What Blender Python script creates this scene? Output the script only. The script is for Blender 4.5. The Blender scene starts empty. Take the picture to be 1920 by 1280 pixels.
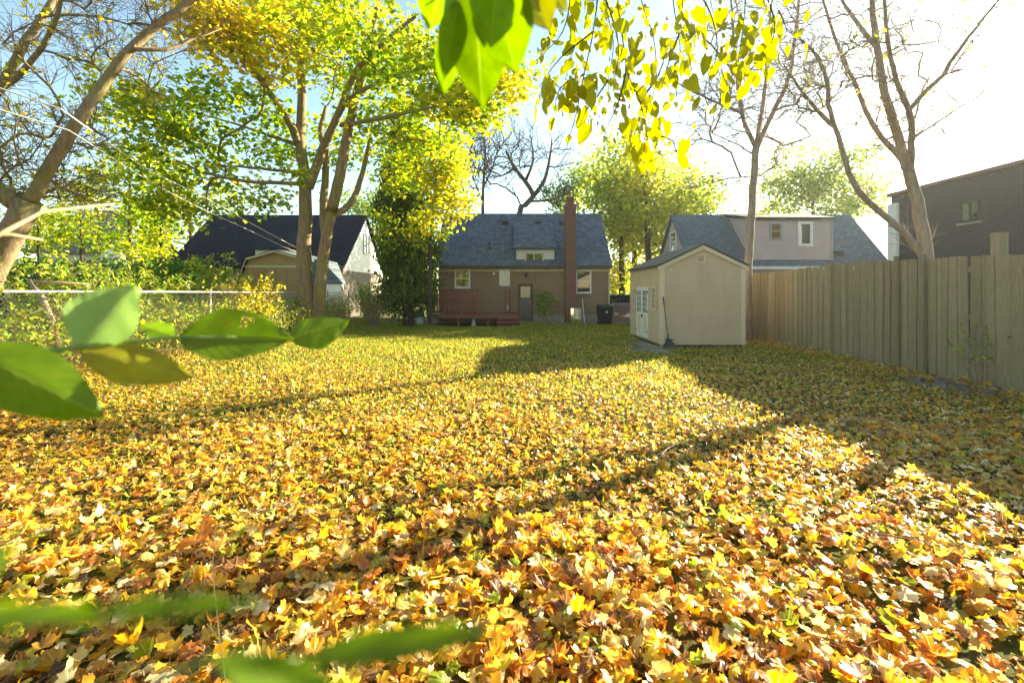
import bpy, math, random
import numpy as np
from mathutils import Vector, Matrix

random.seed(7)
rng = np.random.default_rng(7)
sc = bpy.context.scene
COL = sc.collection
R = math.radians

# ------------------------------------------------------------------ camera, sky, sun, exposure
F = 907.0; CAMH = 1.67; HOR = 545.0
cam_d = bpy.data.cameras.new('camera'); cam = bpy.data.objects.new('camera', cam_d); COL.objects.link(cam)
cam.location = (0, 0, CAMH); cam.rotation_euler = (R(90), 0, 0)
cam_d.sensor_width = 36.0; cam_d.lens = F / 1920 * 36.0; cam_d.shift_y = -(640 - HOR) / 1920
cam_d.clip_start = 0.02; cam_d.clip_end = 2000
cam_d.dof.use_dof = True; cam_d.dof.focus_distance = 8.0; cam_d.dof.aperture_fstop = 4.0
sc.camera = cam

SUN = Vector((2.1, 1.65, 1.0)).normalized()
world = bpy.data.worlds.new('World'); sc.world = world; world.use_nodes = True
wn = world.node_tree
sky = wn.nodes.new('ShaderNodeTexSky'); sky.sky_type = 'NISHITA'; sky.sun_disc = False
sky.sun_elevation = math.asin(SUN.z); sky.sun_rotation = math.atan2(SUN.x, SUN.y)
sky.air_density = 1.0; sky.dust_density = 0.5; sky.ozone_density = 1.0; sky.altitude = 100
bg = wn.nodes['Background']; bg.inputs['Strength'].default_value = 0.066
wn.links.new(sky.outputs[0], bg.inputs['Color'])
sun_d = bpy.data.lights.new('sun', 'SUN'); sun_d.energy = 5.0; sun_d.angle = R(0.5); sun_d.color = (1.0, 0.89, 0.71)
sun = bpy.data.objects.new('sun', sun_d); COL.objects.link(sun)
sun.rotation_euler = SUN.to_track_quat('Z', 'Y').to_euler(); sun.location = (30, 24, 20)
vs = sc.view_settings
vs.view_transform = 'Standard'; vs.look = 'None'; vs.gamma = 1.0; vs.use_curve_mapping = False
vs.exposure = 2.5
vs.use_white_balance = True; vs.white_balance_temperature = 7150; vs.white_balance_tint = -2
cy = sc.cycles
cy.use_denoising = True
cy.max_bounces = 8; cy.diffuse_bounces = 4; cy.glossy_bounces = 3; cy.transmission_bounces = 5; cy.transparent_max_bounces = 8
cy.sample_clamp_indirect = 6.0

# ------------------------------------------------------------------ helpers
def at(px, py, Y):
    return Vector(((px - 960) / F * Y, Y, CAMH + (HOR - py) / F * Y))
def XP(px, Y): return (px - 960) / F * Y
def ZP(py, Y): return CAMH + (HOR - py) / F * Y
def sstep(a, b, x):
    t = np.clip((x - a) / (b - a), 0, 1); return t * t * (3 - 2 * t)
def gz(x, y):
    x = np.asarray(x, float); y = np.asarray(y, float)
    z = 0.28 * sstep(-4.5, -8.5, x) * (1 - sstep(24, 32, y)) * sstep(-6, 0, y)
    z = z + 0.018 * np.sin(x * 1.3 + 0.7) * np.sin(y * 0.9) + 0.012 * np.sin(x * 3.1 + y * 2.3)
    return z
def g1(x, y): return float(gz(x, y))

def tag(o, label=None, cat=None, group=None, kind=None):
    if label: o['label'] = label
    if cat: o['category'] = cat
    if group: o['group'] = group
    if kind: o['kind'] = kind
    return o
def empty(name, loc, label=None, cat=None, group=None):
    o = bpy.data.objects.new(name, None); COL.objects.link(o); o.location = loc; o.empty_display_size = 0.1
    return tag(o, label, cat, group)
def link(name, me, m=None, parent=None):
    if m is not None and not me.materials: me.materials.append(m)
    o = bpy.data.objects.new(name, me); COL.objects.link(o)
    if parent is not None:
        o.parent = parent
        o.matrix_parent_inverse = Matrix.Translation(-parent_loc(parent))
    return o
def parent_loc(p):
    return p.location.copy() if p.parent is None else Vector((0, 0, 0))   # parts are modelled in world coordinates

class MB:
    def __init__(s): s.v = []; s.f = []
    def add(s, vs_, fs):
        b = len(s.v); s.v += [tuple(p) for p in vs_]; s.f += [tuple(i + b for i in q) for q in fs]; return s
    def box(s, x0, x1, y0, y1, z0, z1):
        v = [(x, y, z) for z in (z0, z1) for y in (y0, y1) for x in (x0, x1)]
        return s.add(v, [(0, 2, 3, 1), (4, 5, 7, 6), (0, 1, 5, 4), (2, 6, 7, 3), (0, 4, 6, 2), (1, 3, 7, 5)])
    def bar(s, a, b, w, h, up=(0, 0, 1)):
        a = Vector(a); b = Vector(b); t = (b - a).normalized(); u = Vector(up)
        if abs(t.dot(u)) > .97: u = Vector((0, 1, 0))
        sd = t.cross(u).normalized(); u = sd.cross(t)
        v = []
        for p in (a, b):
            for i, j in ((-1, -1), (1, -1), (1, 1), (-1, 1)): v.append(p + sd * (i * w / 2) + u * (j * h / 2))
        return s.add(v, [(0, 3, 2, 1), (4, 5, 6, 7), (0, 1, 5, 4), (1, 2, 6, 5), (2, 3, 7, 6), (3, 0, 4, 7)])
    def tube(s, pts, rad, n=6, cap=True):
        pts = [Vector(p) for p in pts]; k = len(pts)
        if not hasattr(rad, '__len__'): rad = [rad] * k
        base = len(s.v); ref = None
        for i in range(k):
            t = (pts[min(i + 1, k - 1)] - pts[max(i - 1, 0)])
            t = t.normalized() if t.length > 1e-9 else Vector((0, 0, 1))
            if ref is None:
                ref = Vector((1, 0, 0)) if abs(t.x) < .8 else Vector((0, 1, 0))
            a = (ref - t * ref.dot(t))
            a = a.normalized() if a.length > 1e-6 else t.orthogonal().normalized()
            ref = a; b = t.cross(a)
            for j in range(n):
                th = 2 * math.pi * j / n
                s.v.append(tuple(pts[i] + (a * math.cos(th) + b * math.sin(th)) * rad[i]))
        for i in range(k - 1):
            for j in range(n):
                j2 = (j + 1) % n
                s.f.append((base + i * n + j, base + i * n + j2, base + (i + 1) * n + j2, base + (i + 1) * n + j))
        if cap:
            s.f.append(tuple(base + j for j in range(n))[::-1]); s.f.append(tuple(base + (k - 1) * n + j for j in range(n)))
        return s
    def lathe(s, prof, c, n=16):
        base = len(s.v); k = len(prof)
        for r, z in prof:
            for j in range(n):
                th = 2 * math.pi * j / n; s.v.append((c[0] + r * math.cos(th), c[1] + r * math.sin(th), c[2] + z))
        for i in range(k - 1):
            for j in range(n):
                j2 = (j + 1) % n
                s.f.append((base + i * n + j, base + i * n + j2, base + (i + 1) * n + j2, base + (i + 1) * n + j))
        s.f.append(tuple(base + j for j in range(n))[::-1]); s.f.append(tuple(base + (k - 1) * n + j for j in range(n)))
        return s
    def prism(s, poly, d):
        """poly: 3D points of a planar face, d: extrusion vector"""
        n = len(poly); d = Vector(d); p = [Vector(q) for q in poly]
        s.add(p + [q + d for q in p], [tuple(range(n))[::-1], tuple(range(n, 2 * n))] + [(i, (i + 1) % n, (i + 1) % n + n, i + n) for i in range(n)])
        return s
    def mesh(s, name, smooth=False):
        me = bpy.data.meshes.new(name); me.from_pydata(s.v, [], s.f); me.update()
        if smooth:
            for p in me.polygons: p.use_smooth = True
        return me
    def build(s, name, m, parent=None, smooth=False):
        return link(name, s.mesh(name, smooth), m, parent)

def tri_mesh(name, V, T, attr=None, attr2=None, uv=None):
    me = bpy.data.meshes.new(name)
    me.vertices.add(len(V)); me.vertices.foreach_set('co', np.ascontiguousarray(V, np.float32).ravel())
    nt = len(T); me.loops.add(nt * 3); me.loops.foreach_set('vertex_index', np.ascontiguousarray(T, np.int32).ravel())
    me.polygons.add(nt); me.polygons.foreach_set('loop_start', np.arange(0, nt * 3, 3, dtype=np.int32))
    if attr is not None:
        a = me.attributes.new('rnd', 'FLOAT', 'POINT'); a.data.foreach_set('value', np.ascontiguousarray(attr, np.float32))
    if attr2 is not None:
        a = me.attributes.new('tone', 'FLOAT', 'POINT'); a.data.foreach_set('value', np.ascontiguousarray(attr2, np.float32))
    if uv is not None:
        a = me.attributes.new('leafuv', 'FLOAT_VECTOR', 'POINT'); a.data.foreach_set('vector', np.ascontiguousarray(uv, np.float32).ravel())
    me.update(calc_edges=True)
    return me

# ------------------------------------------------------------------ materials
class NT:
    def __init__(s, name):
        s.m = bpy.data.materials.new(name); s.m.use_nodes = True; s.t = s.m.node_tree
        s.p = s.t.nodes['Principled BSDF']; s.out = s.t.nodes['Material Output']
    def n(s, typ, **kw):
        nd = s.t.nodes.new(typ)
        for k, v in kw.items():
            if hasattr(nd, k): setattr(nd, k, v)
            else: nd.inputs[k.replace('_', ' ')].default_value = v
        return nd
    def l(s, a, b): s.t.links.new(a, b)
    def noise(s, vec, scale, detail=4, rough=.55):
        nd = s.n('ShaderNodeTexNoise'); nd.inputs['Scale'].default_value = scale; nd.inputs['Detail'].default_value = detail
        nd.inputs['Roughness'].default_value = rough
        if vec is not None: s.l(vec, nd.inputs['Vector'])
        return nd.outputs['Fac']
    def ramp(s, fac, stops, const=False):
        nd = s.n('ShaderNodeValToRGB'); cr = nd.color_ramp
        if const: cr.interpolation = 'CONSTANT'
        while len(cr.elements) < len(stops): cr.elements.new(0.5)
        for e, (p, c) in zip(cr.elements, stops): e.position = p; e.color = (*c, 1)
        s.l(fac, nd.inputs['Fac']); return nd.outputs['Color']
    def mix(s, fac, a, b, blend='MIX'):
        nd = s.n('ShaderNodeMix'); nd.data_type = 'RGBA'; nd.blend_type = blend
        if isinstance(fac, (int, float)): nd.inputs[0].default_value = fac
        else: s.l(fac, nd.inputs[0])
        for i, c in ((6, a), (7, b)):
            if isinstance(c, tuple): nd.inputs[i].default_value = (*c, 1)
            else: s.l(c, nd.inputs[i])
        return nd.outputs[2]
    def math(s, op, a, b=None):
        nd = s.n('ShaderNodeMath'); nd.operation = op
        for i, c in ((0, a), (1, b)):
            if c is None: continue
            if isinstance(c, (int, float)): nd.inputs[i].default_value = c
            else: s.l(c, nd.inputs[i])
        return nd.outputs[0]
    def bump(s, h, strength=.4, dist=.01):
        nd = s.n('ShaderNodeBump'); nd.inputs['Strength'].default_value = strength; nd.inputs['Distance'].default_value = dist
        s.l(h, nd.inputs['Height']); s.l(nd.outputs[0], s.p.inputs['Normal']); return nd.outputs[0]
    def obj(s): return s.n('ShaderNodeTexCoord').outputs['Object']

def M_plain(name, c1, c2=None, scale=6, rough=.7, bump=.15, spec=.3, stretch=None, metal=0, objrnd=0):
    t = NT(name); v = t.obj()
    if stretch:
        mp = t.n('ShaderNodeMapping'); mp.inputs['Scale'].default_value = stretch; t.l(v, mp.inputs['Vector']); v = mp.outputs[0]
    if c2 is None: c2 = tuple(x * .78 for x in c1)
    f = t.noise(v, scale, 6, .6); col = t.ramp(f, [(.3, c2), (.68, c1)])
    if objrnd:
        oi = t.n('ShaderNodeObjectInfo'); hv = t.n('ShaderNodeHueSaturation')
        val = t.math('ADD', t.math('MULTIPLY', oi.outputs['Random'], objrnd * 2), 1 - objrnd)
        t.l(val, hv.inputs['Value']); t.l(col, hv.inputs['Color']); col = hv.outputs[0]
    t.l(col, t.p.inputs['Base Color']); t.p.inputs['Roughness'].default_value = rough
    t.p.inputs['Specular IOR Level'].default_value = spec; t.p.inputs['Metallic'].default_value = metal
    if bump: t.bump(t.noise(v, scale * 5, 4), bump, .01)
    return t.m

def M_brick(name, c1, c2, mortar, w=.21, h=.075, ms=.008, rough=.85, ruins=.3):
    t = NT(name); o = t.obj(); sp = t.n('ShaderNodeSeparateXYZ'); t.l(o, sp.inputs[0])
    cb = t.n('ShaderNodeCombineXYZ'); t.l(t.math('ADD', sp.outputs[0], sp.outputs[1]), cb.inputs[0]); t.l(sp.outputs[2], cb.inputs[1])
    b = t.n('ShaderNodeTexBrick'); b.offset = .5
    for k, v in (('Scale', 1), ('Mortar Size', ms), ('Brick Width', w), ('Row Height', h), ('Mortar Smooth', .2), ('Bias', 0)): b.inputs[k].default_value = v
    b.inputs['Color1'].default_value = (*c1, 1); b.inputs['Color2'].default_value = (*c2, 1); b.inputs['Mortar'].default_value = (*mortar, 1)
    t.l(cb.outputs[0], b.inputs['Vector'])
    ns = t.noise(o, 1.3, 5); col = t.mix(t.math('MULTIPLY', ns, ruins), b.outputs['Color'], tuple(x * .45 for x in c1))
    fine = t.noise(o, 14, 4); col = t.mix(.25, col, t.ramp(fine, [(.3, (.25, .25, .25)), (.7, (1, 1, 1))]), 'MULTIPLY')
    t.l(col, t.p.inputs['Base Color']); t.p.inputs['Roughness'].default_value = rough; t.p.inputs['Specular IOR Level'].default_value = .2
    inv = t.math('SUBTRACT', 1.0, b.outputs['Fac']); t.bump(inv, .6, .01)
    return t.m

def M_shingle(name, c1, c2, dark, w=.3, h=.2):
    t = NT(name); o = t.obj(); sp = t.n('ShaderNodeSeparateXYZ'); t.l(o, sp.inputs[0])
    cb = t.n('ShaderNodeCombineXYZ'); t.l(sp.outputs[0], cb.inputs[0]); t.l(t.math('MULTIPLY', sp.outputs[2], 1.42), cb.inputs[1])
    b = t.n('ShaderNodeTexBrick'); b.offset = .37; b.offset_frequency = 2
    for k, v in (('Scale', 1), ('Mortar Size', .012), ('Brick Width', w), ('Row Height', h), ('Mortar Smooth', .5), ('Bias', -.1)): b.inputs[k].default_value = v
    b.inputs['Color1'].default_value = (*c1, 1); b.inputs['Color2'].default_value = (*c2, 1); b.inputs['Mortar'].default_value = (*dark, 1)
    t.l(cb.outputs[0], b.inputs['Vector'])
    col = t.mix(.45, b.outputs['Color'], t.ramp(t.noise(cb.outputs[0], 5, 6, .7), [(.3, (.35, .35, .35)), (.7, (1, 1, 1))]), 'MULTIPLY')
    col = t.mix(.3, col, t.ramp(t.noise(o, .7, 4), [(.35, (.5, .5, .5)), (.65, (1, 1, 1))]), 'MULTIPLY')
    t.l(col, t.p.inputs['Base Color']); t.p.inputs['Roughness'].default_value = .9; t.p.inputs['Specular IOR Level'].default_value = .2
    t.bump(t.math('SUBTRACT', 1.0, b.outputs['Fac']), .7, .02)
    return t.m

def M_leaf(name, stops, trans=.4, rough=.45, const=False, tone=True, tboost=1.35, spec=.35, veins=0):
    t = NT(name)
    a = t.n('ShaderNodeAttribute'); a.attribute_name = 'rnd'
    col = t.ramp(a.outputs['Fac'], stops, const)
    if tone:
        b = t.n('ShaderNodeAttribute'); b.attribute_name = 'tone'
        hv = t.n('ShaderNodeHueSaturation'); t.l(t.math('ADD', t.math('MULTIPLY', b.outputs['Fac'], .7), .65), hv.inputs['Value']); t.l(col, hv.inputs['Color'])
        col = hv.outputs[0]
    o = t.obj(); col = t.mix(.4, col, t.ramp(t.noise(o, 45, 4, .6), [(.3, (.6, .45, .3)), (.6, (1, 1, 1))]), 'MULTIPLY')
    if veins:
        u = t.n('ShaderNodeAttribute'); u.attribute_name = 'leafuv'; sp = t.n('ShaderNodeSeparateXYZ'); t.l(u.outputs['Vector'], sp.inputs[0])
        ang = t.math('ARCTAN2', sp.outputs[0], sp.outputs[1]); fr = t.math('ABSOLUTE', t.math('SUBTRACT', t.math('FRACT', t.math('ADD', t.math('DIVIDE', ang, R(50)), .5)), .5))
        rr = t.n('ShaderNodeVectorMath'); rr.operation = 'LENGTH'; t.l(u.outputs['Vector'], rr.inputs[0]); w_ = t.math('MULTIPLY', fr, rr.outputs['Value'])
        col = t.mix(t.math('MULTIPLY', t.math('LESS_THAN', w_, .022), .5), col, (.80, .62, .30))
        edge = t.ramp(rr.outputs['Value'], [(.6, (0, 0, 0)), (1.0, (.4, .4, .4))]); col = t.mix(t.math('MULTIPLY', edge, t.noise(o, 20, 3)), col, (.30, .13, .03))
        t.bump(fr, .3, .004)
    t.l(col, t.p.inputs['Base Color']); t.p.inputs['Roughness'].default_value = rough; t.p.inputs['Specular IOR Level'].default_value = spec
    tr = t.n('ShaderNodeBsdfTranslucent'); hs = t.n('ShaderNodeHueSaturation'); hs.inputs['Value'].default_value = tboost; hs.inputs['Saturation'].default_value = 1.02
    t.l(col, hs.inputs['Color']); t.l(hs.outputs[0], tr.inputs['Color'])
    mx = t.n('ShaderNodeMixShader'); mx.inputs[0].default_value = trans
    t.l(t.p.outputs[0], mx.inputs[1]); t.l(tr.outputs[0], mx.inputs[2]); t.l(mx.outputs[0], t.out.inputs['Surface'])
    return t.m

def M_bigleaf(name, c1, c2, vein, trans=.45):
    t = NT(name)
    a = t.n('ShaderNodeAttribute'); a.attribute_name = 'leafuv'; sp = t.n('ShaderNodeSeparateXYZ'); t.l(a.outputs['Vector'], sp.inputs[0])
    au = t.math('ABSOLUTE', sp.outputs[0])                      # 0 at the midrib, 1 at the edge
    ph = t.math('SUBTRACT', t.math('MULTIPLY', sp.outputs[1], 9.0), t.math('MULTIPLY', au, 2.6))
    sv = t.math('ABSOLUTE', t.math('SUBTRACT', t.math('FRACT', ph), .5))
    side = t.math('LESS_THAN', sv, .035); mid = t.math('LESS_THAN', au, .045)
    vn = t.math('MAXIMUM', t.math('MULTIPLY', side, .24), t.math('MULTIPLY', mid, .6))
    o = t.obj(); col = t.ramp(t.noise(o, 28, 5, .6), [(.35, c2), (.62, c1)])
    oi = t.n('ShaderNodeObjectInfo'); hv = t.n('ShaderNodeHueSaturation')
    t.l(t.math('ADD', t.math('MULTIPLY', oi.outputs['Random'], .4), .8), hv.inputs['Value']); t.l(col, hv.inputs['Color'])
    spot = t.ramp(t.noise(o, 60, 3, .5), [(.66, (0, 0, 0)), (.72, (.7, .7, .7))]); col = t.mix(spot, hv.outputs[0], (.20, .13, .02))
    col = t.mix(vn, col, vein)
    t.l(col, t.p.inputs['Base Color']); t.p.inputs['Roughness'].default_value = .38; t.p.inputs['Specular IOR Level'].default_value = .4
    nb = t.bump(t.math('MULTIPLY', sv, 1.0), .2, .002)
    tr = t.n('ShaderNodeBsdfTranslucent'); hs = t.n('ShaderNodeHueSaturation'); hs.inputs['Value'].default_value = 1.12; hs.inputs['Saturation'].default_value = 1.1
    t.l(col, hs.inputs['Color']); t.l(hs.outputs[0], tr.inputs['Color'])
    mx = t.n('ShaderNodeMixShader'); mx.inputs[0].default_value = trans
    t.l(t.p.outputs[0], mx.inputs[1]); t.l(tr.outputs[0], mx.inputs[2]); t.l(mx.outputs[0], t.out.inputs['Surface'])
    return t.m

def M_bark(name, c1, c2, moss=None, scale=5):
    t = NT(name); o = t.obj(); mp = t.n('ShaderNodeMapping'); mp.inputs['Scale'].default_value = (1, 1, .22); t.l(o, mp.inputs['Vector'])
    f = t.noise(mp.outputs[0], scale * 3, 8, .7); col = t.ramp(f, [(.32, c2), (.65, c1)])
    if moss: col = t.mix(t.math('MULTIPLY', t.ramp(t.noise(o, 1.7, 4), [(.45, (0, 0, 0)), (.65, (1, 1, 1))]), .6), col, moss)
    t.l(col, t.p.inputs['Base Color']); t.p.inputs['Roughness'].default_value = .9; t.p.inputs['Specular IOR Level'].default_value = .2
    t.bump(f, .8, .02)
    return t.m

def M_glass(name, c=(.02, .025, .03), rough=.03):
    t = NT(name); t.p.inputs['Base Color'].default_value = (*c, 1); t.p.inputs['Roughness'].default_value = rough
    t.p.inputs['Specular IOR Level'].default_value = 1.0; t.p.inputs['Coat Weight'].default_value = .6; t.p.inputs['Coat Roughness'].default_value = .02
    t.bump(t.noise(t.obj(), 1.6, 2), .05, .02)
    return t.m

def M_ground():
    t = NT('ground_soil_grass'); o = t.obj()
    a = t.ramp(t.noise(o, 30, 6, .7), [(.3, (.035, .045, .008)), (.55, (.085, .105, .018)), (.75, (.13, .115, .03))])
    s = t.ramp(t.noise(o, 12, 6, .7), [(.3, (.045, .028, .015)), (.7, (.13, .085, .04))])
    col = t.mix(t.ramp(t.noise(o, .45, 5, .6), [(.4, (0, 0, 0)), (.62, (.75, .75, .75))]), a, s)
    t.l(col, t.p.inputs['Base Color']); t.p.inputs['Roughness'].default_value = .95; t.p.inputs['Specular IOR Level'].default_value = .1
    t.bump(t.noise(o, 40, 5, .7), .8, .03)
    return t.m

def M_fence():
    t = NT('weathered_fence_wood'); o = t.obj()
    oi = t.n('ShaderNodeObjectInfo'); sp = t.n('ShaderNodeSeparateXYZ'); t.l(o, sp.inputs[0])
    cb = t.n('ShaderNodeCombineXYZ'); t.l(t.math('MULTIPLY', sp.outputs[0], 9), cb.inputs[0]); t.l(t.math('MULTIPLY', sp.outputs[1], 9), cb.inputs[1])
    t.l(t.math('ADD', t.math('MULTIPLY', sp.outputs[2], .55), t.math('MULTIPLY', oi.outputs['Random'], 57)), cb.inputs[2])
    v = cb.outputs[0]
    col = t.ramp(t.noise(v, 7, 8, .7), [(.28, (.12, .088, .058)), (.5, (.265, .205, .135)), (.72, (.39, .31, .21))])
    hv = t.n('ShaderNodeHueSaturation'); t.l(t.math('ADD', t.math('MULTIPLY', oi.outputs['Random'], .42), .74), hv.inputs['Value']); t.l(col, hv.inputs['Color'])
    alg = t.ramp(t.noise(v, 1.1, 5, .6), [(.36, (0, 0, 0)), (.68, (.6, .6, .6))])
    col = t.mix(alg, hv.outputs[0], (.20, .20, .07))
    t.l(col, t.p.inputs['Base Color']); t.p.inputs['Roughness'].default_value = .85; t.p.inputs['Specular IOR Level'].default_value = .25
    t.bump(t.noise(v, 16, 6, .7), .5, .006)
    return t.m

MAT = dict(
    ground=M_ground(), fence=M_fence(),
    brick=M_brick('tan_brown_brick', (.36, .235, .145), (.26, .165, .10), (.34, .28, .21)),
    chim=M_brick('red_chimney_brick', (.24, .10, .075), (.17, .07, .055), (.27, .19, .15)),
    dbrick=M_brick('dark_brown_brick', (.042, .042, .056), (.032, .032, .044), (.085, .08, .09), .26, .09, .012),
    shingle=M_shingle('slate_blue_shingles', (.17, .195, .25), (.105, .12, .165), (.042, .048, .062)),
    shingle_d=M_shingle('dark_plum_shingles', (.040, .034, .045), (.026, .022, .03), (.012, .012, .014)),
    shingle_g=M_shingle('grey_teal_shingles', (.15, .19, .225), (.11, .14, .175), (.055, .062, .075)),
    shingle_l=M_shingle('pale_grey_shingles', (.27, .26, .27), (.21, .20, .21), (.12, .12, .12)),
    shed=M_plain('tan_shed_paint', (.585, .445, .30), (.505, .38, .25), 2.6, .6, .12, stretch=(1, 1, .35)), trim=M_plain('cream_trim_paint', (.68, .58, .42), (.62, .52, .37), 4, .5, .05),
    nshed=M_plain('ochre_barn_paint', (.40, .27, .145), (.36, .235, .125), 2.5, .7, .08),
    white=M_plain('white_paint', (.78, .77, .74), (.68, .67, .64), 3, .45, .05), cream=M_plain('cream_fascia', (.62, .54, .40), None, 3, .5, .05),
    vinyl=M_plain('pale_vinyl_siding', (.66, .62, .62), (.58, .54, .55), 2, .5, .04), mauve=M_plain('mauve_grey_siding', (.46, .37, .37), (.41, .33, .33), 1.5, .55, .05),
    taupe=M_plain('taupe_wall', (.20, .16, .125), None, 3, .8), concrete=M_plain('concrete', (.33, .30, .25), (.24, .215, .175), 5, .9, .3),
    deck=M_plain('red_stained_wood', (.22, .085, .058), (.15, .058, .04), 7, .7, .2, stretch=(1, 1, 6), objrnd=.15),
    roofdark=M_plain('dark_roof_edge', (.05, .055, .05), None, 6, .8), black=M_plain('black_plastic', (.025, .026, .03), (.018, .018, .02), 8, .45, .08),
    gutter=M_plain('brown_gutter', (.075, .05, .04), None, 4, .5, .05), door=M_plain('grey_door', (.13, .115, .115), None, 4, .5, .05), brown=M_plain('brown_metal', (.10, .055, .045), None, 5, .5, .05),
    glass=M_glass('window_glass'), glass_y=M_glass('amber_reflection_glass', (.16, .10, .02), .1), mirror=M_plain('mirror_sheet', (.85, .85, .82), (.8, .8, .78), 2, .03, .02, .5, None, 1.0),  # glass_y: reflected yellow put into the pane's base colour
    bark=M_bark('maple_bark', (.30, .215, .13), (.13, .085, .05), (.20, .19, .05)), bark_g=M_bark('grey_bark', (.38, .29, .22), (.17, .125, .095)),
    bark_d=M_bark('dark_bark', (.10, .075, .06), (.05, .04, .03)), twig=M_plain('dry_twig', (.42, .32, .20), (.27, .19, .11), 20, .8, .1),
    steel=M_plain('galvanised_steel', (.44, .43, .40), (.30, .29, .27), 10, .45, .05, .5, None, .35), wire=M_plain('pale_cable', (.75, .72, .64), None, 10, .5, 0),
    asphalt=M_plain('asphalt', (.065, .065, .07), (.045, .045, .048), 40, .95, .4), paver=M_plain('grey_paver', (.23, .205, .175), (.15, .135, .115), 8, .9, .4, objrnd=.2),
    stone=M_plain('rough_stone', (.20, .15, .115), (.11, .08, .065), 9, .9, .6, objrnd=.25), teal=M_plain('teal_plastic', (.07, .30, .27), None, 9, .4, .05), greyp=M_plain('grey_plastic', (.30, .31, .33), None, 9, .4, .05),
    lattice=M_plain('pinkish_lattice_wood', (.36, .215, .17), (.27, .16, .125), 10, .8, .2), blue=M_plain('blue_car_paint', (.03, .09, .24), (.028, .08, .22), 3, .25, 0, .6),
    greenstem=M_plain('green_stem', (.20, .28, .08), None, 20, .5, .05),
    rubber=M_plain('tyre_rubber', (.02, .02, .02), None, 10, .9), rake=M_plain('charcoal_rake_plastic', (.055, .06, .07), None, 9, .5, .05), handle=M_plain('red_brown_handle', (.20, .07, .04), None, 12, .5, .05),
)
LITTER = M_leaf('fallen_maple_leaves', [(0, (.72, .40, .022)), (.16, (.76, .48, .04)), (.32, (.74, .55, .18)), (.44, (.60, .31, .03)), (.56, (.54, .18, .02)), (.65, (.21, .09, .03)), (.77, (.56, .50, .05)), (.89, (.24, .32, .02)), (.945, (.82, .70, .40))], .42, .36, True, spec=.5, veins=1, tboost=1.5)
MAPLE = M_leaf('maple_foliage', [(0, (.10, .20, .012)), (.3, (.22, .34, .018)), (.55, (.42, .46, .025)), (.78, (.66, .56, .04)), (1, (.70, .44, .05))], .58, .5, tboost=1.4)
FARLEAF = M_leaf('distant_foliage', [(0, (.10, .17, .03)), (.4, (.26, .33, .04)), (.75, (.52, .50, .05)), (1, (.60, .44, .06))], .62, .6, tboost=1.6)
CEDAR = M_leaf('cedar_foliage', [(0, (.05, .09, .01)), (.6, (.11, .18, .018)), (1, (.28, .34, .03))], .42, .7)
SHRUB = M_leaf('shrub_foliage', [(0, (.06, .14, .015)), (.45, (.20, .32, .03)), (.75, (.42, .42, .03)), (1, (.60, .38, .03))], .45, .5)
GRASS = M_leaf('grass_blades', [(0, (.12, .19, .015)), (.5, (.28, .32, .03)), (1, (.46, .42, .08))], .5, .6)
HEART = M_bigleaf('heart_leaf_yellow_green', (.46, .44, .014), (.34, .36, .014), (.50, .48, .06), .62)
BIGLEAF = M_bigleaf('broad_green_leaf', (.165, .27, .009), (.11, .20, .007), (.28, .36, .06), .55)
BIGPALE = M_bigleaf('pale_green_leaf', (.24, .36, .10), (.19, .31, .08), (.38, .48, .20), .45)
BIGYEL = M_bigleaf('yellowing_leaf', (.30, .30, .012), (.18, .17, .012), (.40, .38, .06), .45)

# ------------------------------------------------------------------ ground
def axis(lo, hi, a, b, fine, coarse):
    return np.unique(np.concatenate([np.arange(lo, a, coarse), np.arange(a, b, fine), np.arange(b, hi + coarse, coarse)]))
gx = axis(-200, 200, -12, 12, .4, 8); gy = axis(-40, 400, -4, 30, .4, 8)
GX, GY = np.meshgrid(gx, gy); GZ = gz(GX, GY)
nx, ny = len(gx), len(gy)
V = np.stack([GX.ravel(), GY.ravel(), GZ.ravel()], 1)
idx = np.arange(nx * ny).reshape(ny, nx)
a_, b_, c_, d_ = idx[:-1, :-1].ravel(), idx[:-1, 1:].ravel(), idx[1:, 1:].ravel(), idx[1:, :-1].ravel()
ground = link('ground', tri_mesh('ground', V, np.concatenate([np.stack([a_, b_, c_], 1), np.stack([a_, c_, d_], 1)])), MAT['ground'])
tag(ground, 'backyard lawn and soil under the fallen leaves', None, None, 'structure')
def sheet(name, x0, x1, y0, y1, dz, m, label):
    xs = np.linspace(x0, x1, 12); ys = np.linspace(y0, y1, 24); A, B = np.meshgrid(xs, ys)
    v = np.stack([A.ravel(), B.ravel(), (gz(A, B) + dz).ravel()], 1); i = np.arange(12 * 24).reshape(24, 12)
    a, b, c, d = i[:-1, :-1].ravel(), i[:-1, 1:].ravel(), i[1:, 1:].ravel(), i[1:, :-1].ravel()
    o = link(name, tri_mesh(name, v, np.concatenate([np.stack([a, b, c], 1), np.stack([a, c, d], 1)])), m); return tag(o, label, None, None, 'structure')
sheet('driveway', 5.35, 8.1, 21.3, 60, .045, MAT['asphalt'], 'grey asphalt driveway running past the brick house')
sheet('path', 1.2, 5.3, 23.9, 25.0, .045, MAT['concrete'], 'concrete path along the back wall of the brick house')

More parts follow.
